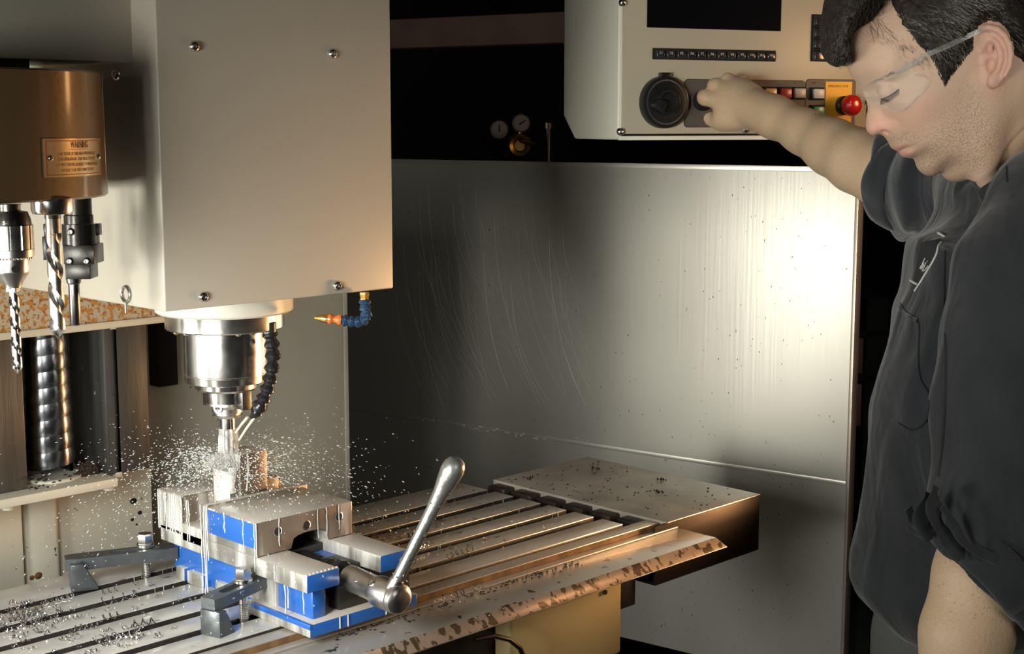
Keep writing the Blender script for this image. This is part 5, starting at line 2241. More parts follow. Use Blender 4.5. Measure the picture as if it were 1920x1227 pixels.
def head_W(u, v):
    f, h = fh(u, v)
    d = sdpoly(HEADPOLY, u, v) / 16.67
    T = np.clip(tps(TC, f, h, .03), .6, 8)
    R = np.clip(tps(RC, f, h, .2), .8, 7)
    t = np.clip(d / R, 0, 1)
    W = T * np.sqrt(np.clip(1 - (1 - t) ** 2, 0, 1))
    e = np.clip(d / .25, 0, 1)
    # alar wing and its groove, nasolabial fold, lip corner, lip rolls, lids, brow
    ring = np.sqrt((f - 11.75) ** 2 + (h + 1.75) ** 2)
    W += e * (.16 * gauss(f, h, 11.65, -1.75, .5, .45) - .20 * np.exp(-.5 * ((ring - 1.02) / .16) ** 2) * (f < 11.9) * (h > -2.6))
    W -= .13 * gauss(f, h, 10.3, -3.1, .22, 1.3, .42)
    W -= e * .28 * gauss(f, h, 11.25, -4.75, .75, .13, -.05)
    W -= e * .18 * gauss(f, h, 10.55, -4.85, .22, .3)
    W += e * (.16 * gauss(f, h, 11.2, -4.25, .6, .25) + .20 * gauss(f, h, 10.95, -5.3, .55, .30))
    W -= e * .12 * gauss(f, h, 10.4, -6.2, .7, .3)
    W += .22 * gauss(f, h, 10.6, 3.5, 1.3, .35)
    W -= .25 * gauss(f, h, 10.3, 2.85, 1.0, .22)
    W -= .12 * gauss(f, h, 9.9, 1.15, 1.1, .22, -.15)
    W += .12 * gauss(f, h, 8.0, .4, 1.8, .9)
    W -= e * .30 * gauss(f, h, 8.3, -9.0, .35, 1.0, -.35)
    W += .12 * gauss(f, h, 6.5, -7.6, 1.6, 1.0)
    # creases under the ear and on the neck side
    for k_ in range(5):
        W -= .05 * gauss(f, h, 2.6 - k_ * .55, -3.6 - .2 * k_, .09, 1.6, .45)
    return W, d, f, h, T


VS = .0016
lo = uvD(1560, 420, DH) + np.array([0, -.125, 0])
hi = uvD(2010, -120, DH) + np.array([0, .125, 0])
V = Vol(lo, hi, VS)
Lg = V.lo[0] + VS * np.arange(V.n[0])
Zg = V.lo[2] + VS * np.arange(V.n[2])
LL, ZZ = np.meshgrid(Lg, Zg, indexing='ij')
UU, VV = proj(LL, ZZ, DH)
W2, d2, f2, h2_, T2 = head_W(UU, VV)
gx, gz = np.gradient(W2 / 100, VS)
gn = np.clip(np.sqrt(gx ** 2 + gz ** 2), 0, 3)
lat = np.abs(V.lo[1] + VS * np.arange(V.n[1]) - DH).astype(np.float32)
A = ((lat[None, :, None] - (W2 / 100)[:, None, :]) / np.sqrt(1 + gn ** 2)[:, None, :]).astype(np.float32)
B_ = np.sqrt((d2 / 100)[:, None, :] ** 2 + lat[None, :, None] ** 2).astype(np.float32)
V.a = np.where((d2 <= 0)[:, None, :], B_, A).astype(np.float32)
# neck
for sgn_ in (1,):
    V.cone(uvD(1862, 150, DH), uvD(1925, 350, DH + .02), .060, .046, .02)
    V.cone(uvD(1848, 165, DH - .052), uvD(1850, 335, DH - .038), .014, .012, .02)
# eyeball lids
for s_ in (1, -1):
    V.ell(hp(10.25, 2.15, 3.35 * s_), (.0128, .0125, .0118), .004)
    V.cone(hp(11.1, 1.95, 2.6 * s_), hp(9.3, 2.05, 4.55 * s_), .0020, .0018, .003)     # upper lid margin
    V.ell(hp(12.1, -2.15, 1.25 * s_), (.0046, .0042, .0021), .0010, 'c', rot=-.35)              # nostril
# ears
EAR = [(1787, 84), (1790, 70), (1797, 61), (1810, 58), (1824, 62), (1836, 73), (1845, 90), (1849, 110), (1847, 132), (1839, 150), (1829, 163), (1820, 168), (1811, 162), (1805, 148), (1803, 130), (1800, 112), (1794, 98)]


def elat(u, v):
    return 7.0 + np.clip((u - 1792) / 57, 0, 1) ** 1.0 * 1.55 + .15 * np.clip((110 - v) / 50, -1, 1)


eu, ev = UU, VV
de = sdpoly(catmull(EAR, True, 4), eu, ev) / 16.67 / 100
el_ = elat(eu, ev) / 100
for s_ in (1, -1):
    Dax = (V.lo[1] + VS * np.arange(V.n[1])).astype(np.float32)
    dl_ = s_ * (DH - Dax)[None, :, None] - el_[:, None, :]
    slab_ = np.maximum(np.abs(dl_ + .002) - .0022, -de[:, None, :]).astype(np.float32)
    V.comb((slice(None),) * 3, slab_, .003)
    rim = [(1800, 104), (1792, 96), (1788, 84), (1791, 70), (1799, 62), (1811, 60), (1824, 64), (1835, 75), (1843, 91), (1846, 110), (1844, 131), (1837, 147)]
    rr_ = [.0022, .0026, .0032, .0036, .0036, .0034, .0034, .0034, .0034, .0033, .0030, .0026]
    V.chain([(hpx(a, c, s_ * (elat(a, c) + .1)), r) for (a, c), r in zip(rim, rr_)], .0015)
    anti = [(1812, 78), (1822, 86), (1830, 102), (1831, 120), (1826, 136), (1817, 146)]
    V.chain([(hpx(a, c, s_ * (elat(a, c) + .02)), r) for (a, c), r in zip(anti, (.0018, .0026, .0030, .0032, .0032, .0026))], .002)
    V.ell(hpx(1820, 156, s_ * 7.75), (.0065, .0032, .0072), .003)
    V.ell(hpx(1804, 121, s_ * 7.15), (.0024, .0030, .0042), .003)
    V.ell(hpx(1813, 98, s_ * 7.75), (.0050, .0105, .0070), .002, 'c')
    V.ell(hpx(1815, 127, s_ * 7.75), (.0050, .0120, .0085), .002, 'c')
    # join at the back
    V.cone(hpx(1812, 85, s_ * 6.6), hpx(1818, 140, s_ * 6.6), .006, .006, .006)
pts, faces = V.mesh()
ok, faces = drop_islands(len(pts), faces, 3000)
pts = pts[ok]
body_parts = [(pts, faces)]


def hand(V, wrist, mcp, fingers, thumb, rad, k=.006):
    """palm from wrist to knuckles, four bent fingers, thumb"""
    for q, r in zip(mcp, rad):
        V.cone(wrist + (q - wrist) * .12, q, .0150, r, .010)
    for i in range(3):
        V.cone(mcp[i] + (wrist - mcp[i]) * .25, mcp[i + 1] + (wrist - mcp[i + 1]) * .25, .0115, .0110, .010)
    for ch, r in zip(fingers, rad):
        V.chain([(p, r * s) for p, s in zip(ch, (1.0, .86, .80, .66))], .003)
    V.chain(thumb, .004)


# reaching arm and hand
V = Vol(uvD(1275, 400, 2.35) - np.array([0, .42, 0]), uvD(1760, 100, 2.35) + np.array([0, .03, 0]), .0022)
fD = lambda u, v, off: (lambda p: np.array([(p.x - p.y) * S2, (p.x + p.y) * S2, p.z]))(fpt(u, v, off))
Dw = fD(1306, 190, 0)[1]
arm = [(uvD(1425, 205, Dw - .11), .0265), (uvD(1462, 224, Dw - .15), .0275), (uvD(1505, 246, Dw - .19), .0320), (uvD(1560, 276, Dw - .24), .0400), (uvD(1608, 302, Dw - .29), .0445), (uvD(1660, 326, Dw - .33), .0460), (uvD(1720, 338, Dw - .37), .048)]
V.chain(arm, .02)
V.cone(uvD(1398, 198, Dw - .092), uvD(1455, 221, Dw - .138), .0235, .0268, .02)
wr_ = uvD(1424, 203, Dw - .105)
mcp = [uvD(1322, 184, Dw - .062), uvD(1341, 162, Dw - .060), uvD(1364, 151, Dw - .058), uvD(1391, 154, Dw - .060)]
fng = [[mcp[0], uvD(1311, 172, Dw - .042), uvD(1304, 180, Dw - .026), fD(1307, 190, .016)],
       [mcp[1], uvD(1328, 153, Dw - .036), uvD(1314, 164, Dw - .018), fD(1310, 177, .012)],
       [mcp[2], uvD(1350, 146, Dw - .030), uvD(1334, 155, Dw - .010), fD(1324, 168, .012)],
       [mcp[3], uvD(1381, 148, Dw - .032), uvD(1364, 156, Dw - .010), fD(1352, 167, .012)]]
th_ = [(uvD(1400, 222, Dw - .095), .0155), (uvD(1352, 228, Dw - .070), .0150), (uvD(1327, 222, Dw - .050), .0118), (uvD(1307, 207, Dw - .034), .0108), (uvD(1298, 197, Dw - .028), .0088)]
hand(V, wr_, mcp, fng, th_, [.0125, .0128, .0120, .0108])
V.ell(uvD(1372, 215, Dw - .082), (.030, .018, .024), .012)
V.ell(uvD(1395, 190, Dw - .086), (.034, .017, .027), .02)
V.cone(uvD(1402, 205, Dw - .094), uvD(1446, 217, Dw - .132), .0225, .0262, .02)
# knuckles and tendons
for q, r in zip(mcp, (.0125, .0122, .0112, .0100)):
    V.ell(q + np.array([.001, -.004, .001]), (r, r * .8, r), .003)
for q in mcp:
    V.cone(q + np.array([0, -.010, 0]), wr_ + (q - wr_) * .35 + np.array([0, -.013, 0]), .0030, .0030, .006)
p_, f_ = V.mesh()
ok, f_ = drop_islands(len(p_), f_, 800)
body_parts.append((p_[ok], f_))

# near arm with relaxed hand below the frame, and the trunk beneath the shirt
DA = 1.43
V = Vol(uvD(1600, 1720, 1.25) * np.array([1, 1, 1]) + np.array([0, -.02, 0]), uvD(2020, 800, 1.65), .0032)
V.chain([(uvD(1868, 985, DA), .046), (uvD(1842, 1080, DA - .01), .0455), (uvD(1812, 1190, DA - .02), .0430), (uvD(1792, 1300, DA - .03), .0370), (uvD(1776, 1400, DA - .035), .0290), (uvD(1768, 1450, DA - .04), .0265)], .02)
w0_ = uvD(1766, 1465, DA - .04)
mc = [w0_ + np.array([-.022 + .014 * i, .004 * i, -.078 + .003 * abs(i - 1)]) for i in range(4)]
fg = [[m_, m_ + np.array([-.006, .004, -.036]), m_ + np.array([-.002, .012, -.058]), m_ + np.array([.006, .020, -.074])] for m_ in mc]
tm = [(w0_ + np.array([-.012, -.006, -.020]), .015), (w0_ + np.array([-.034, -.010, -.050]), .0125), (w0_ + np.array([-.040, -.004, -.080]), .0105), (w0_ + np.array([-.036, .004, -.102]), .0088)]
hand(V, w0_, mc, fg, tm, [.0112, .0115, .0108, .0096])
p_, f_ = V.mesh()
ok, f_ = drop_islands(len(p_), f_, 500)
body_parts.append((p_[ok], f_))
V = Vol((.44, 1.44, .86), (.78, 1.88, 1.46), .012)
V.chain([(uvD(1925, 390, 1.64), .042), (uvD(1940, 520, 1.66), .075), (uvD(1915, 800, 1.67), .10), (uvD(1900, 1100, 1.67), .10)], .03)
p_, f_ = V.mesh()
body_parts.append((p_, f_))
allP, allF = [], []
o_ = 0
for p_, f_ in body_parts:
    allP.append(p_)
    allF += [tuple(i + o_ for i in f) for f in f_]
    o_ += len(p_)
allP = np.concatenate(allP)
# tints: lips, cheeks, ears, beard shadow (alpha = beard)
uu, vv = proj(allP[:, 0], allP[:, 2], DH)
ff, hh_ = fh(uu, vv)
ishead = (allP[:, 1] < DH + .14) & (vv < 400) & (uu > 1580) & (allP[:, 1] > DH - .14)
base = np.array([.47, .325, .235])
colr = np.tile(base, (len(allP), 1))
armtint = np.array([.50, .36, .235])
colr[~ishead] = armtint


def mixc(mask, c):
    global colr
    mask = np.clip(mask * ishead, 0, 1)[:, None]
    colr = colr * (1 - mask) + np.array(c) * mask


mixc(.55 * gauss(ff, hh_, 12.6, -1.2, .9, .9), (.58, .26, .20))
mixc(.28 * gauss(ff, hh_, 9.6, -1.2, 1.6, 1.2), (.58, .27, .21))
mixc(.7 * gauss(ff, hh_, 11.45, -4.30, .45, .18, .3), (.50, .20, .17))
mixc(.7 * gauss(ff, hh_, 11.05, -5.25, .45, .22, .3), (.52, .21, .18))
latv = np.abs(allP[:, 1] - DH) * 100
mixc(.42 * (latv > 6.9) * gauss(uu, vv, 1825, 110, 26, 55), (.58, .25, .20))
mixc(.5 * gauss(uu, vv, 1900, 260, 40, 70), (.50, .35, .22))
beard = np.clip(gauss(ff, hh_, 6.5, -6.8, 3.4, 2.6) * 1.5 + gauss(ff, hh_, 10.9, -3.4, .8, .5) * .9 + gauss(ff, hh_, 9.6, -8, 1.2, 1.4) + gauss(ff, hh_, 3.5, -2.2, 1.3, 2.0) * .5, 0, 1)
beard *= (1 - np.clip(gauss(ff, hh_, 11.1, -4.8, .7, .55) * 1.6, 0, 1)) * ishead
hairy = np.where(ishead, 0, .6 * ((uu > 1450) | (vv > 900)))
cola = np.concatenate([colr, np.clip(beard * .65 + hairy * .25, 0, 1)[:, None]], 1)

ms = mat('skin', (.5, .33, .23), .46, bump=.28, bscale=260, sss=.0, coat=0.0, spec=.35)
nt = ms.node_tree
bs = nt.nodes['Principled BSDF']
an = nt.nodes.new('ShaderNodeAttribute')
an.attribute_name = 'tint'
tc = nt.nodes.new('ShaderNodeTexCoord')
nz = nt.nodes.new('ShaderNodeTexNoise')
nz.inputs['Scale'].default_value = 700
nz.inputs['Detail'].default_value = 3
mr = nt.nodes.new('ShaderNodeMapRange')
mr.inputs['From Min'].default_value = .42
mr.inputs['From Max'].default_value = .62
mul = nt.nodes.new('ShaderNodeMath')
mul.operation = 'MULTIPLY'
mx = nt.nodes.new('ShaderNodeMix')
mx.data_type = 'RGBA'
mx.inputs['B'].default_value = (.17, .125, .09, 1)
nz2 = nt.nodes.new('ShaderNodeTexNoise')
nz2.inputs['Scale'].default_value = 45
nz2.inputs['Detail'].default_value = 4
mx2 = nt.nodes.new('ShaderNodeMix')
mx2.data_type = 'RGBA'
mx2.blend_type = 'MULTIPLY'
mx2.inputs['Factor'].default_value = .35
nt.links.new(tc.outputs['Object'], nz.inputs[0])
nt.links.new(tc.outputs['Object'], nz2.inputs[0])
nt.links.new(nz.outputs[0], mr.inputs[0])
nt.links.new(mr.outputs[0], mul.inputs[0])
nt.links.new(an.outputs['Alpha'], mul.inputs[1])
nt.links.new(mul.outputs[0], mx.inputs['Factor'])
nt.links.new(an.outputs['Color'], mx.inputs['A'])
nt.links.new(mx.outputs['Result'], mx2.inputs['A'])
nt.links.new(nz2.outputs['Color'], mx2.inputs['B'])
nt.links.new(mx.outputs['Result'], bs.inputs['Base Color'])
bs.inputs['Subsurface Weight'].default_value = .18
bs.inputs['Subsurface Radius'].default_value = (1.0, .35, .2)
bs.inputs['Subsurface Scale'].default_value = .004
body = mk_obj('body', allP, allF, ms, man, 2, cola)

# eyes under the lids
meye = mat('eye_white', (.75, .72, .68), .15, coat=.5)
miris = mat('iris', (.06, .045, .03), .15, coat=.6)
for s_ in (1, -1):
    c = to_world([hp(10.22, 2.0, 3.10 * s_)])[0]
    b = MB()
    b.ell(c, (.0120, .0120, .0120), 3)
    e_ = b.build('eye', meye, man)
    e_['_loc'] = man['_loc']
    look = Vector(to_world([hp(11.5, .85, 3.35 * s_)])[0] - c).normalized()
    b = MB()
    b.lathe([(0, .0122), (.003, .0121), (.0056, .0110), (.0056, .0100), (0, .0100)], c, look, 20)
    b.build('iris', miris, e_)

# ------------------------------------------------------------------ hair
HAIRPOLY = [(1552, -10), (1546, 16), (1541.5, 45), (1541, 75), (1546, 102), (1560, 122), (1577, 124), (1587, 118), (1584, 82), (1597, 58), (1622, 45), (1646, 20), (1650, 8), (1653, 30), (1663, 56), (1679, 80), (1695, 97), (1708, 117), (1721, 146), (1736, 173), (1747, 158),
            (1762, 138), (1778, 112), (1788, 98), (1788, 74), (1798, 58), (1816, 50), (1838, 58), (1852, 82), (1858, 108), (1868, 122), (1887, 137), (1915, 156), (1955, 168), (1975, 110), (1978, 30), (1960, -45), (1910, -110), (1820, -142), (1720, -145), (1640, -120), (1580, -70)]
HP_ = catmull(HAIRPOLY, True, 3)


def hair_W(u, v):
    W, d, f, h, T = head_W(u, v)
    dh = sdpoly(HP_, u, v) / 16.67
    s = np.clip((dh + .15) / 1.5, 0, 1)
    th = -.35 + 1.15 * s
    th = th - .45 * np.clip(gauss(u, v, 1745, 130, 34, 40), 0, 1) * s
    Wk = np.where(d > 0, W, 0) + th
    lock = np.clip((1665 - u) / 40, 0, 1)
    tl = np.clip(dh / 2.2, 0, 1)
    Wl = 5.4 * np.sqrt(np.clip(1 - (1 - tl) ** 2, 0, 1)) * lock
    td = np.clip(dh / 5.5, 0, 1)
    Wb = np.where(v < 40, 7.9 * np.sqrt(np.clip(1 - (1 - td) ** 2, 0, 1)), 0)
    Wo = np.maximum(np.maximum(Wk, Wl), np.where(u < 1980, np.where(v < 150, np.where(d < .5, Wb, 0), 0), 0))
    return np.where(dh > 0, Wo, -.5), dh


V = Vol(uvD(1525, 190, DH) + np.array([0, -.105, 0]), uvD(2000, -165, DH) + np.array([0, .105, 0]), .0024)
Lg = V.lo[0] + V.vs * np.arange(V.n[0])
Zg = V.lo[2] + V.vs * np.arange(V.n[2])
LL, ZZ = np.meshgrid(Lg, Zg, indexing='ij')
UU, VV = proj(LL, ZZ, DH)
HW, HD_ = hair_W(UU, VV)
X3_, Y3_, Z3_ = np.meshgrid(Lg, V.lo[1] + V.vs * np.arange(V.n[1]), Zg, indexing='ij')
# wavy clumps running with the strands
sa = X3_ * math.cos(.45) + Z3_ * math.sin(.45)
sb_ = -X3_ * math.sin(.45) + Z3_ * math.cos(.45)
nz_ = vnoise(sa * 55 + 40, Y3_ * 70 + 40, sb_ * 150 + 40, 3) * .6 + vnoise(sa * 110 + 40, Y3_ * 130 + 40, sb_ * 300 + 40, 4) * .4
lat = np.abs(V.lo[1] + V.vs * np.arange(V.n[1]) - DH)
gx, gz = np.gradient(HW / 100, V.vs)
gn = np.clip(np.sqrt(gx ** 2 + gz ** 2), 0, 2.5)
V.a = ((lat[None, :, None] - (HW / 100)[:, None, :]) / np.sqrt(1 + gn ** 2)[:, None, :] - nz_ * .0022).astype(np.float32)
p_, f_ = V.mesh()
ok, f_ = drop_islands(len(p_), f_, 400)
mh = mat('hair', (.016, .012, .010), .6, spec=.2, bump=.6, bscale=260, stretch=(1, 1, 1), var_col=(.04, .033, .028), vscale=160)
hair = mk_obj('hair', p_[ok], f_, mh, man, 1)
hair['_loc'] = man['_loc']
# strands lying on the mass
rs = random.Random(21)
ug = np.arange(1530, 1960, 3.0)
vg = np.arange(-60, 185, 3.0)
UG, VG = np.meshgrid(ug, vg, indexing='ij')
HG, DG = hair_W(UG, VG)


def hlook(u, v):
    i = min(max(int((u - 1530) / 3), 0), len(ug) - 1)
    j = min(max(int((v + 60) / 3), 0), len(vg) - 1)
    return HG[i, j], DG[i, j]


def flow(u, v):
    if u < 1600:
        a = math.radians(100 - (u - 1540) * .5)
    elif u < 1665:
        a = math.radians(75 - (v - 40) * .3)
    else:
        t = min(1, max(0, (v - 60) / 70))
        a = math.radians(28 + 40 * t)
    return a


def strands(name, n, region, rad, m_, lenr=(24, 60), lift=.08, wav=4.0, edge_ok=0.0):
    b = MB()
    made = 0
    tries = 0
    while made < n and tries < n * 12:
        tries += 1
        u, v = rs.uniform(*region[0]), rs.uniform(*region[1])
        w_, d_ = hlook(u, v)
        if d_ < .05 or w_ < .4:
            continue
        L_ = rs.uniform(*lenr)
        steps = 8
        ph = rs.uniform(0, 6.28)
        da = rs.gauss(0, .22)
        amp = rs.uniform(.3, 1.0) * wav
        pts = []
        uu_, vv_ = u, v
        lf = rs.uniform(.02, lift)
        sidef = 1.0 if rs.random() < .85 else rs.uniform(.2, 1)
        for k in range(steps + 1):
            w_, d_ = hlook(uu_, vv_)
            if d_ < -edge_ok - .02:
                break
            w_ = max(w_, .4)
            pts.append(to_world([hpx(uu_, vv_, (w_ + lf) * sidef)])[0])
            a = flow(uu_, vv_) + da + amp * .12 * math.sin(ph + k * .9)
            uu_ += math.cos(a) * L_ / steps
            vv_ += math.sin(a) * L_ / steps
        if len(pts) < 4:
            continue
        b.tube(pts, [rad * (1 - .6 * i / len(pts)) for i in range(len(pts))], 3, cap=False)
        made += 1
    o = b.build(name, m_, hair)
    o['kind'] = 'stuff'
    return o


mh2 = mat('hair_strand', (.03, .024, .02), .38, spec=.4, var_col=(.012, .010, .009), vscale=90)
mh3 = mat('grey_strand', (.17, .155, .13), .35, spec=.5)
strands('hair_strands', 4200, ((1535, 1958), (-55, 180)), .00042, mh2)
strands('stray_curls', 260, ((1545, 1700), (-40, 110)), .00028, mh2, (30, 60), .7, 9.0, .25)
strands('grey_hairs', 420, ((1660, 1830), (0, 120)), .00030, mh3, (16, 40))
strands('grey_hairs', 200, ((1541, 1590), (50, 122)), .00030, mh3, (16, 40))
# loose wisps over the forehead and sparse temple hair
b = MB()
for i in range(9):
    u0, v0 = rs.uniform(1600, 1645), rs.uniform(38, 52)
    pts = []
    a = math.radians(rs.uniform(60, 110))
    cv = rs.uniform(-.12, .12)
    u_, v_ = u0, v0
    for k in range(8):
        Wf, dd_, _, _, _ = head_W(np.array([u_]), np.array([v_]))
        if dd_[0] < .1:
            break
        pts.append(to_world([hpx(u_, v_, float(Wf[0]) + .12)])[0])
        a += cv
        u_ += math.cos(a) * 5
        v_ += math.sin(a) * 5
    if len(pts) > 3:
        b.tube(pts, .00016, 4, cap=False)
for i in range(200):
    t = rs.random()
    u0 = 1608 + t * 120 + rs.gauss(0, 6)
    v0 = 60 + t * 70 + rs.gauss(0, 8)
    Wf, dd_, _, _, _ = head_W(np.array([u0, u0 + 5]), np.array([v0, v0 + 7]))
    if dd_.min() < .1:
        continue
    b.tube([to_world([hpx(u0, v0, float(Wf[0]) + .02)])[0], to_world([hpx(u0 + rs.uniform(2, 7), v0 + rs.uniform(4, 9), float(Wf[1]) + .06)])[0]], .00009, 3, cap=False)
o = b.build('fine_hairs', mat('fine_hair', (.13, .085, .06), .5), hair)
o['kind'] = 'stuff'
# eyebrow and lashes
b = MB()
for i in range(60):
    t = rs.random()
    f0, h0_ = 11.7 - 2.6 * t, 3.45 + .35 * math.sin(t * 3) + rs.gauss(0, .13)
    u0, v0 = fh2uv(f0, h0_)
    u1, v1 = fh2uv(f0 - .55, h0_ + .1)
    Wf, _, _, _, _ = head_W(np.array([u0, u1]), np.array([v0, v1]))
    for s_ in (1, -1):
        b.tube([to_world([hpx(u0, v0, s_ * (float(Wf[0]) - .02))])[0], to_world([hpx(u1, v1, s_ * (float(Wf[1]) + .06))])[0]], .00012, 3, cap=False)
for s_ in (1, -1):
    lash = [(11.42, 1.62, 3.3), (11.34, 1.60, 3.75), (11.08, 1.60, 4.15), (10.72, 1.63, 4.42), (10.30, 1.70, 4.52), (9.85, 1.80, 4.60), (9.45, 1.92, 4.72)]
    lp = [Vector(to_world([hp(f + .05, h, s_ * (l_ + .05))])[0]) for f, h, l_ in catmull(lash, False, 4)]
    b.tube(lp, .00055, 6)
    for i in range(0, len(lp)):
        f, h, l_ = catmull(lash, False, 4)[i]
        q_ = Vector(to_world([hp(f + .45, h - .55, s_ * (l_ + .35))])[0])
        b.tube([lp[i], lp[i].lerp(q_, .55) + Vector((0, 0, -.0004)), q_], [.00028, .00022, .00012], 3, cap=False)
    cr_ = [Vector(to_world([hp(f, h, s_ * l_)])[0]) for f, h, l_ in catmull([(11.15, 2.75, 3.35), (10.8, 2.85, 4.1), (10.3, 2.85, 4.45), (9.7, 2.7, 4.75), (9.3, 2.45, 4.95)], False, 4)]
o = b.build('eyebrows_and_lashes', mh2, man)
o['kind'] = 'stuff'
# hairs on the forearms
b = MB()
for i in range(1300):
    k = rs.randrange(0, 5)
    t = rs.random()
    (pa_, ra), (pb_, rb) = arm[k], arm[k + 1]
    ax2 = Vector(pb_ - pa_).normalized()
    c = Vector(pa_ + (pb_ - pa_) * t)
    r = ra + (rb - ra) * t
    n1 = ax2.cross(Vector((0, 1, 0))).normalized()
    n2_ = ax2.cross(n1)
    a = rs.uniform(0, 6.28)
    nn_ = n1 * math.cos(a) + n2_ * math.sin(a)
    p0_ = c + nn_ * (r * .995)
    p1_ = c + nn_ * (r + .0012) + ax2 * rs.uniform(-.008, -.003) + n1 * rs.uniform(-.003, .003)
    b.tube([to_world([p0_])[0], to_world([p1_])[0]], .00020, 3, cap=False)
for i in range(700):
    t = rs.random()
    u_, v_ = rs.uniform(1722, 1860), rs.uniform(1030, 1260)
    a_ = uvD(1850, 1040, DA - .01)
    c_ = uvD(1796, 1280, DA - .03)
    c = Vector(a_ + (c_ - a_) * t)
    r = .0455 - .007 * t
    ax2 = Vector(c_ - a_).normalized()
    n1 = ax2.cross(Vector((0, 1, 0))).normalized()
    n2_ = ax2.cross(n1)
    a = rs.uniform(0, 6.28)
    nn_ = n1 * math.cos(a) + n2_ * math.sin(a)
    p0_ = c + nn_ * (r * .99)
    p1_ = c + nn_ * (r + .0014) + ax2 * rs.uniform(.002, .008) + n1 * rs.uniform(-.003, .003)
    b.tube([to_world([p0_])[0], to_world([p1_])[0]], .00016, 3, cap=False)
o = b.build('arm_hairs', mat('arm_hair', (.10, .06, .035), .5), man)
o['kind'] = 'stuff'

# ------------------------------------------------------------------ safety glasses
gp = hp(9, 3, 7)
gl = thing('safety_glasses', 'clear wraparound safety glasses worn by the man at the pendant', 'safety glasses', tuple(to_world([gp])[0]))
curve = [(12.45, 0), (12.42, .9), (12.3, 1.9), (12.0, 2.9), (11.5, 3.9), (10.8, 4.8), (10.0, 5.5), (9.1, 6.1), (8.2, 6.55), (7.5, 6.85), (7.0, 7.0)]
lowc = {12.45: 2.25, 12.42: 2.1, 12.3: 1.9, 12.0: 1.4, 11.5: .55, 10.8: -.2, 10.0: -.25, 9.1: .12, 8.2: .55, 7.5: .9, 7.0: 1.25}
uppc = {12.45: 3.25, 12.42: 3.4, 12.3: 3.6, 12.0: 3.75, 11.5: 3.85, 10.8: 3.95, 10.0: 4.0, 9.1: 4.0, 8.2: 3.9, 7.5: 2.7, 7.0: 1.7}
for s_ in (1, -1):
    rows_o, rows_i = [], []
    cs = catmull([(f, l_, lowc[f], uppc[f]) for f, l_ in curve], False, 3)
    b = MB()
    nrow = 6
    for (f, l_, hl, hu) in cs:
        ro, ri_ = [], []
        for j in range(nrow + 1):
            t = j / nrow
            h = hl + (hu - hl) * t
            bulge = .12 * math.sin(t * math.pi)
            ro.append(b.bm.verts.new(to_world([hp(f + bulge * .5, h, s_ * (l_ + bulge * .5))])[0]))
            ri_.append(b.bm.verts.new(to_world([hp(f + bulge * .5 - .10, h, s_ * max(0, l_ + bulge * .5 - .12))])[0]))
        rows_o.append(ro)
        rows_i.append(ri_)
    for i in range(len(cs) - 1):
        for j in range(nrow):
            b.bm.faces.new((rows_o[i][j], rows_o[i + 1][j], rows_o[i + 1][j + 1], rows_o[i][j + 1]))
            b.bm.faces.new((rows_i[i][j], rows_i[i][j + 1], rows_i[i + 1][j + 1], rows_i[i + 1][j]))
        b.bm.faces.new((rows_o[i][0], rows_i[i][0], rows_i[i + 1][0], rows_o[i + 1][0]))
        b.bm.faces.new((rows_o[i][nrow], rows_o[i + 1][nrow], rows_i[i + 1][nrow], rows_i[i][nrow]))
    for i in (0, -1):
        for j in range(nrow):
            b.bm.faces.new((rows_o[i][j], rows_o[i][j + 1], rows_i[i][j + 1], rows_i[i][j]))
    b.build('lens', M['glassy'], gl)
    b = MB()
    low = [to_world([hp(f, hl, s_ * l_)])[0] for f, l_, hl, hu in cs]
    b.tube(low, .0009, 8)
    end = [to_world([hp(*q)])[0] for q in ((7.0, 1.25, s_ * 7.0), (6.85, 1.6, s_ * 7.05), (7.1, 2.1, s_ * 7.05), (7.9, 2.75, s_ * 6.9))]
    b.tube(end, .0011, 8)
    b.build('lens_rim', M['clearbar'], gl)
    # side arm
    arm_px = [(1650, 140, 6.2, .003), (1668, 130, 6.7, .0042), (1684, 121, 7.05, .0042), (1700, 110, 7.3, .0032), (1725, 99, 7.6, .0028), (1755, 85, 7.95, .0026), (1785, 70, 8.1, .0026), (1803, 62, 7.9, .0024), (1822, 70, 7.5, .002)]
    b = MB()
    path_ = [to_world([hpx(u, v, s_ * l_)])[0] for u, v, l_, r in arm_px]
    b.ribbon(path_, .0058, Vector(UP), .0022)
    b.build('side_arm', M['clearbar'], gl)
    b = MB()
    for (u, v, l_) in ((1676, 127, 7.0), (1684, 122, 7.2), (1692, 117, 7.3)):
        b.ell(to_world([hpx(u, v, s_ * l_)])[0], (.0028, .0022, .0032), 2)
    b.build('hinge', M['clearbar'], gl)

# ------------------------------------------------------------------ shirt
DS = 1.655
TOR = [(1862, 318), (1836, 330), (1812, 338), (1796, 360), (1793, 385), (1780, 408), (1757, 428), (1730, 440), (1719, 449), (1715, 475), (1711, 503), (1705, 532), (1696, 558), (1684, 583), (1672, 626), (1659, 671), (1645, 715), (1636, 757), (1630, 800), (1620, 889), (1610, 985), (1600, 1035), (1597, 1075), (1603, 1108), (1633, 1144), (1676, 1183), (1713, 1188), (1790, 1196), (1900, 1205), (2060, 1200),
       (2130, 1150), (2150, 900), (2140, 650), (2110, 460), (2040, 330), (1975, 262), (1935, 238), (1908, 262), (1880, 300)]
TP = catmull(TOR, True, 3)
VSS = .0042
V = Vol((.36, 1.27, .86), (.80, 2.10, 1.52), VSS)
Lg = V.lo[0] + VSS * np.arange(V.n[0])
Dg = V.lo[1] + VSS * np.arange(V.n[1])
Zg = V.lo[2] + VSS * np.arange(V.n[2])
LL, ZZ = np.meshgrid(Lg, Zg, indexing='ij')
UU, VV = proj(LL, ZZ, DS)
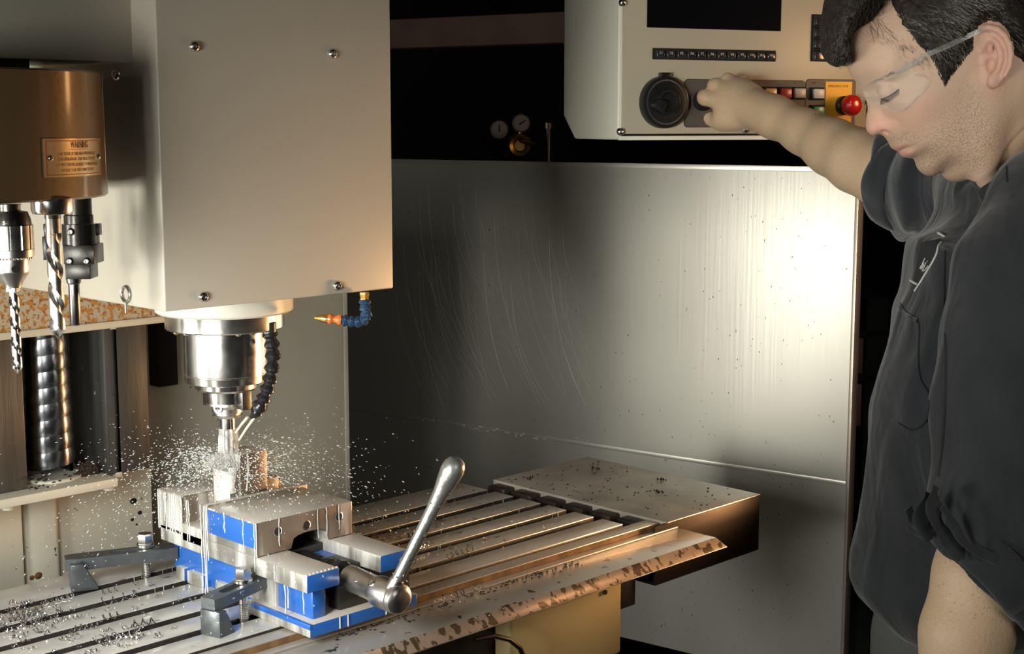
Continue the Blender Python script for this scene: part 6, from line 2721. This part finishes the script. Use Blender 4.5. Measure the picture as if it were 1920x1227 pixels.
dt = sdpoly(TP, UU, VV) * DS / F
Tt = tps([(1700, 500, .135), (1760, 450, .13), (1860, 340, .085), (1925, 260, .075), (1800, 600, .155), (1900, 420, .17), (1650, 800, .15), (1800, 900, .16), (1640, 1100, .15), (1800, 1150, .165), (2000, 600, .18), (2000, 1000, .17), (2080, 400, .17)], UU, VV, 100.0)
Rr = np.where(VV < 420, .075, .135)
from_t = np.clip(dt / np.clip(tps([(1760, 430, .06), (1700, 560, .11), (1640, 800, .14), (1610, 1080, .13), (1860, 330, .05), (1960, 300, .08), (2100, 800, .16), (1800, 1190, .05), (1700, 1180, .05), (1640, 1140, .06)], UU, VV, 100.0), .03, .18), 0, 1)
Wt = Tt * np.sqrt(np.clip(1 - (1 - from_t) ** 2, 0, 1))
lat = np.abs(Dg - DS)
gx, gz = np.gradient(Wt, VSS)
gn = np.clip(np.sqrt(gx ** 2 + gz ** 2), 0, 2.5)
A = (lat[None, :, None] - Wt[:, None, :]) / np.sqrt(1 + gn ** 2)[:, None, :]
B_ = np.sqrt(dt[:, None, :] ** 2 + lat[None, :, None] ** 2)
V.a = np.where((dt <= 0)[:, None, :], B_, A).astype(np.float32)
# shoulders and sleeves
V.cone(uvD(2000, 400, 1.66), uvD(1985, 400, 1.52), .080, .072, .03)
V.chain([(uvD(1982, 402, 1.53), .072), (uvD(1935, 520, 1.49), .073), (uvD(1905, 640, 1.475), .072), (uvD(1893, 760, 1.46), .072), (uvD(1880, 960, 1.445), .074), (uvD(1872, 1090, 1.44), .078)], .022)
V.cone(uvD(1905, 340, 1.70), uvD(1865, 335, 1.84), .08, .074, .05)
V.chain([(uvD(1865, 340, 1.84), .076), (uvD(1780, 352, 1.92), .074), (uvD(1700, 345, 2.00), .070), (uvD(1660, 330, 2.02), .068)], .02)
X3_, Y3_, Z3_ = np.meshgrid(Lg, Dg, Zg, indexing='ij')
U3, V3 = CX + F * X3_ / (Y3_ * CP_ - (Z3_ - 1.5) * SP_), CY - F * (Y3_ * SP_ + (Z3_ - 1.5) * CP_) / (Y3_ * CP_ - (Z3_ - 1.5) * SP_)
# folds: long soft ridges, and tighter creases near the cuffs and armpit
fx = X3_ * 9 + Y3_ * 5
nf = vnoise(X3_ * 16 + 9, Y3_ * 16 + 9, Z3_ * 5 + 9, 12) * .0105 + vnoise(X3_ * 30 + Z3_ * 14 + 19, Y3_ * 30 + 19, Z3_ * 9 + 19, 13) * .0050
V.a = (V.a + nf * np.clip((V3 - 380) / 150 + .5, .3, 1)).astype(np.float32)
far = (Y3_ > 1.84) & (U3 < 1860)
nf2 = np.sin((U3 - 1600) / 9.5 + .012 * (V3 - 300) + 2 * vnoise(X3_ * 14 + 5, Y3_ * 14 + 5, Z3_ * 14 + 5, 15)) * .0042
V.a = np.where(far, V.a + nf2, V.a).astype(np.float32)
# cut the far sleeve at its cuff, the near one at its cuff, and the neck opening
cutfar = ((1632 - U3) + (V3 - 320) * .02 + ((V3 - 315) / 60) ** 2 * 9) * 2.0 / F
V.a = np.where(far, np.maximum(V.a, cutfar), V.a)
near = (Y3_ < 1.60) & (V3 > 820) & (U3 > 1690)
ncut = (-(U3 - 1745) * .70 + (V3 - 1015) * .715 - 4 * np.sin((U3 - 1740) / 30)) * 1.44 / F
torso_only = np.where((dt <= 0)[:, None, :], B_, A)
V.a = np.where(near, np.minimum(np.maximum(V.a, ncut), torso_only + nf), V.a).astype(np.float32)
V.cone(uvD(1870, 200, DH), uvD(1900, 300, DH), .064, .046, .006, 'c')
p_, f_ = V.mesh()
ok, f_ = drop_islands(len(p_), f_, 500)
M['shirt'] = mat('shirt_cloth', (.020, .0225, .027), .85, bump=.35, bscale=900, var=.25, vscale=14, spec=.25)
bs = M['shirt'].node_tree.nodes['Principled BSDF']
bs.inputs['Sheen Weight'].default_value = .25
bs.inputs['Sheen Roughness'].default_value = .5
nt = M['shirt'].node_tree
tc = nt.nodes.new('ShaderNodeTexCoord')
mp = nt.nodes.new('ShaderNodeMapping')
mp.inputs['Scale'].default_value = (1.0, 1.0, .42)
mp.inputs['Rotation'].default_value = (.25, -.2, 0)
nz = nt.nodes.new('ShaderNodeTexNoise')
nz.inputs['Scale'].default_value = 13
nz.inputs['Detail'].default_value = 2.5
nz.inputs['Distortion'].default_value = 1.2
bu = nt.nodes.new('ShaderNodeBump')
bu.inputs['Strength'].default_value = .8
bu.inputs['Distance'].default_value = .012
nt.links.new(tc.outputs['Object'], mp.inputs[0])
nt.links.new(mp.outputs[0], nz.inputs[0])
nt.links.new(nz.outputs[0], bu.inputs['Height'])
nt.links.new(bs.inputs['Normal'].links[0].from_socket, bu.inputs['Normal'])
nt.links.new(bu.outputs[0], bs.inputs['Normal'])
shirt = mk_obj('shirt', p_[ok], f_, M['shirt'], man, 3)
shirt['_loc'] = man['_loc']


def surf(u, v, D0, side=1, extra=.0015):
    """first point of the shirt along the view ray at this picture position"""
    d = ray(u, v)
    o_w = CAM
    base_ = Vector(man['_loc'])
    hit, loc_, nrm_, idx = shirt.ray_cast(o_w - base_, d.normalized())
    if hit:
        q = loc_ + base_ - d.normalized() * extra
        return q, nrm_
    return at(u, v, D0), Vector((-S2, -S2, 0))


bpy.context.view_layer.update()


def seam(name, pts, r, m_, parent=shirt, extra=.0008, closed=False):
    P_ = [surf(u, v, 1.55, extra=extra)[0] for u, v in catmull(pts, closed, 4)]
    P_ = [q for i, q in enumerate(P_) if i == 0 or (q - P_[i - 1]).length < .03]
    b = MB()
    b.tube(P_, r, 6)
    return b.build(name, m_, parent)


# chest pocket, name patch, seams
M['thread'] = mat('dark_thread', (.010, .011, .013), .9)
M['white_thread'] = mat('white_thread', (.55, .55, .53), .7, bump=.4, bscale=900)
seam('pocket_seam', [(1690, 580), (1700, 592), (1722, 604), (1723, 640), (1722, 680), (1726, 712), (1738, 732), (1742, 745), (1740, 780), (1728, 798), (1708, 806), (1680, 790)], .0011, M['thread'])
b = MB()
top_ = catmull([(1687, 572), (1697, 588), (1712, 597), (1723, 603)], False, 4)
b.tube([surf(u, v, 1.55, extra=.001)[0] for u, v in top_], .0028, 8)
b.build('pocket_edge', M['shirt'], shirt)
b = MB()
nu, nv = 8, 14
qa = [(1724, 462), (1768, 440), (1722, 545), (1709, 530)]
rows = []
for i in range(nu + 1):
    s = i / nu
    row = []
    for j in range(nv + 1):
        t = j / nv
        u0_, v0_ = 1727 + (1712 - 1727) * t, 455 + (528 - 455) * t
        u1_, v1_ = 1763 + (1718 - 1763) * t ** 1.1, 447 + (546 - 447) * t
        row.append(b.bm.verts.new(surf(u0_ + (u1_ - u0_) * s, v0_ + (v1_ - v0_) * s, 1.55, extra=.0012)[0]))
    rows.append(row)
for i in range(nu):
    for j in range(nv):
        b.bm.faces.new((rows[i][j], rows[i + 1][j], rows[i + 1][j + 1], rows[i][j + 1]))
patch = b.build('name_patch', mat('patch_cloth', (.018, .02, .022), .9, bump=.4, bscale=700), shirt, label='dark name patch edged in white thread')
patch['_loc'] = man['_loc']
b = MB()
for pl_, r in (([(1759, 437), (1765, 440), (1771, 444)], .0014), ([(1765, 454), (1759, 462), (1756, 476), (1748, 492), (1738, 508), (1728, 525), (1721, 536), (1713, 548)], .0011), ([(1707, 526), (1713, 530), (1720, 534)], .0013)):
    P_ = [surf(u, v, 1.55, extra=.0020)[0] for u, v in catmull(pl_, False, 4)]
    b.tube(P_, r, 6)
b.build('patch_border', M['white_thread'], patch)['kind'] = 'stuff'
b = MB()
for pl_ in ([(1734.5, 484), (1731, 491), (1728, 498), (1724.5, 503)], [(1729.5, 497), (1732, 493), (1732, 497), (1728, 504)], [(1726, 504), (1729, 498), (1726.5, 505)], [(1736, 492), (1734, 498), (1731, 504), (1729, 508)], [(1738.2, 490.5), (1738.8, 489.8)], [(1740, 499), (1736, 504), (1732, 508), (1730, 508)]):
    P_ = [surf(u, v, 1.55, extra=.0022)[0] for u, v in pl_]
    b.tube(P_, .0006, 5)
b.build('stitched_name', M['white_thread'], patch)['kind'] = 'stuff'
seam('shoulder_seam', [(1915, 262), (1898, 285), (1889, 300), (1888, 325), (1889, 345)], .0010, M['thread'])
# collar band standing round the neck
b = MB()
csec = [(1806, 352, 0.0), (1818, 338, .2), (1835, 322, .45), (1856, 300, .7), (1880, 270, .9), (1905, 242, 1.0), (1932, 218, 1.0)]
rows = []
for i, (u, v, t) in enumerate(csec):
    latv_ = [3.2, 4.9, 6.0, 6.7, 7.2, 7.4, 7.2][i]
    out = []
    for (du, dv, dl) in ((0, 0, 0), (8, 8, .5), (16, 20, .95), (20, 34, 1.1), (14, 36, .7), (2, 14, -.1)):
        out.append(Vector(to_world([hpx(u + du, v + dv, latv_ + dl + .5)])[0]))
    rows.append([b.bm.verts.new(q) for q in out])
for i in range(len(rows) - 1):
    for k in range(6):
        b.bm.faces.new((rows[i][k], rows[i + 1][k], rows[i + 1][(k + 1) % 6], rows[i][(k + 1) % 6]))
b.bm.faces.new(rows[0])
b.bm.faces.new(rows[-1][::-1])
co = b.build('collar', M['shirt'], shirt, sharp=60)
sm = co.modifiers.new('sub', 'SUBSURF')
sm.levels = sm.render_levels = 2

# rolled cuffs: soft bands round the sleeve ends
def cuff(name, c, axis, r, ry, w_, parent, seed, n=40):
    """a rolled band of cloth: closed loop about axis, thick outline, crumpled"""
    axis = Vector(axis).normalized()
    e1 = axis.orthogonal().normalized()
    e2 = axis.cross(e1)
    rr__ = random.Random(seed)
    ph = [rr__.uniform(0, 6.28) for _ in range(4)]
    sec = [(-w_ / 2, .000), (-w_ / 2 - .003, .004), (-w_ / 2, .008), (0, .0095), (w_ / 2, .0085), (w_ / 2 + .003, .004), (w_ / 2, .000), (0, .001)]
    b = MB()
    rows = []
    for i in range(n):
        a = 2 * math.pi * i / n
        wob = .003 * math.sin(3 * a + ph[0]) + .002 * math.sin(7 * a + ph[1])
        sh_ = .004 * math.sin(2 * a + ph[2]) + .002 * math.sin(5 * a + ph[3])
        row = []
        for t, o_ in sec:
            rad = r + o_ + wob
            q = Vector(c) + axis * (t + sh_) + e1 * math.cos(a) * rad + e2 * math.sin(a) * rad * ry
            row.append(b.bm.verts.new(q))
        rows.append(row)
    for i in range(n):
        for k in range(8):
            b.bm.faces.new((rows[i][k], rows[(i + 1) % n][k], rows[(i + 1) % n][(k + 1) % 8], rows[i][(k + 1) % 8]))
    o = b.build(name, M['shirt'], parent, sharp=80)
    s2_ = o.modifiers.new('sub', 'SUBSURF')
    s2_.levels = s2_.render_levels = 1
    return o


ca = Vector(to_world([uvD(1838, 1062, 1.438)])[0])
ax3 = Vector(to_world([uvD(1815, 1085, 1.438)])[0]) - ca
cuff('rolled_cuff', ca - ax3.normalized() * .010, ax3, .074, .86, .040, shirt, 3)
cb2 = Vector(to_world([uvD(1706, 345, 1.985)])[0])
ax4 = Vector(to_world([uvD(1600, 300, 2.07)])[0]) - Vector(to_world([uvD(1700, 345, 1.98)])[0])
cuff('rolled_cuff', cb2, ax4, .061, 1.0, .040, shirt, 8)
# crumpled folds of the near cuff
for pl_, wd_ in (([(1757, 912, 1.395), (1750, 940, 1.385), (1757, 980, 1.38), (1785, 1022, 1.375), (1810, 1050, 1.372)], .020),
                 ([(1745, 926, 1.41), (1730, 960, 1.40), (1734, 992, 1.395), (1752, 1014, 1.39)], .024),
                 ([(1702, 952, 1.43), (1713, 974, 1.42), (1734, 990, 1.41), (1752, 1002, 1.40)], .015),
                 ([(1700, 990, 1.425), (1722, 999, 1.415), (1746, 1010, 1.40)], .009),
                 ([(1766, 948, 1.378), (1788, 984, 1.37), (1812, 1022, 1.366), (1860, 1046, 1.362), (1925, 1068, 1.36)], .012)):
    b = MB()
    cs_ = catmull([tuple(q) for q in pl_], False, 4)
    pp_ = [Vector(to_world([uvD(*q)])[0]) for q in cs_]
    wd2 = []
    for i in range(len(pp_)):
        t_ = (pp_[min(i + 1, len(pp_) - 1)] - pp_[max(i - 1, 0)]).normalized()
        wd2.append(t_.cross(Vector((S2, S2, 0))).normalized() * .8 + Vector((S2, S2, 0)) * (.5 + .4 * math.sin(i * .9)))
    b.ribbon(pp_, wd_, wd2, .0026)
    o = b.build('cuff_fold', M['shirt'], shirt, sharp=80)
    s2_ = o.modifiers.new('sub', 'SUBSURF')
    s2_.levels = s2_.render_levels = 2
seam('collar_edge', [(1846, 338), (1856, 328), (1882, 301), (1918, 264)], .0018, M['thread'])
seam('collar_stand', [(1856, 308), (1884, 274), (1918, 240)], .0009, M['thread'])
seam('cuff_seam', [(1764, 944), (1786, 986), (1806, 1024), (1850, 1040), (1918, 1062)], .0012, M['thread'])
seam('sleeve_fold_line', [(1772, 470), (1770, 560), (1774, 700), (1768, 820), (1758, 910)], .0012, M['thread'])

# ------------------------------------------------------------------ trousers and shoes
V = Vol((.34, 1.44, .03), (.82, 1.90, .97), .009)
V.chain([(uvD(1925, 1190, 1.66), .120), (uvD(1925, 1290, 1.66), .120)], .05)
for s_, dx in ((-1, 0), (1, -.03)):
    hip = np.array([.580 + dx, 1.66 + s_ * .085, .86])
    V.chain([(hip, .095), (hip + np.array([-.02, 0, -.40]), .072), (hip + np.array([.02, 0, -.79]), .058)], .03)
p_, f_ = V.mesh()
mk_obj('trousers', p_, f_, mat('trouser_cloth', (.07, .075, .072), .85, bump=.3, bscale=700), man, 2)
for s_, dx in ((-1, 0), (1, -.03)):
    V = Vol((.32, 1.50, -.01), (.76, 1.84, .14), .006)
    c = np.array([.580 + dx, 1.66 + s_ * .085, .045])
    V.chain([(c + np.array([.03, 0, .0]), .044), (c + np.array([-.10, 0, -.004]), .040), (c + np.array([-.17, 0, -.010]), .034)], .02)
    V.cone(c + np.array([.02, 0, 0]), c + np.array([.02, 0, .06]), .045, .05, .01)
    Xs, Ys, Zs = V.sub((.32, 1.50, -.01), (.76, 1.84, .14))[1]
    V.a = np.maximum(V.a, .004 - Zs)
    p_, f_ = V.mesh()
    mk_obj('boot', p_, f_, mat('boot_leather', (.02, .015, .012), .5), man, 1)

for o in list(SC.objects):
    if '_loc' in o:
        del o['_loc']
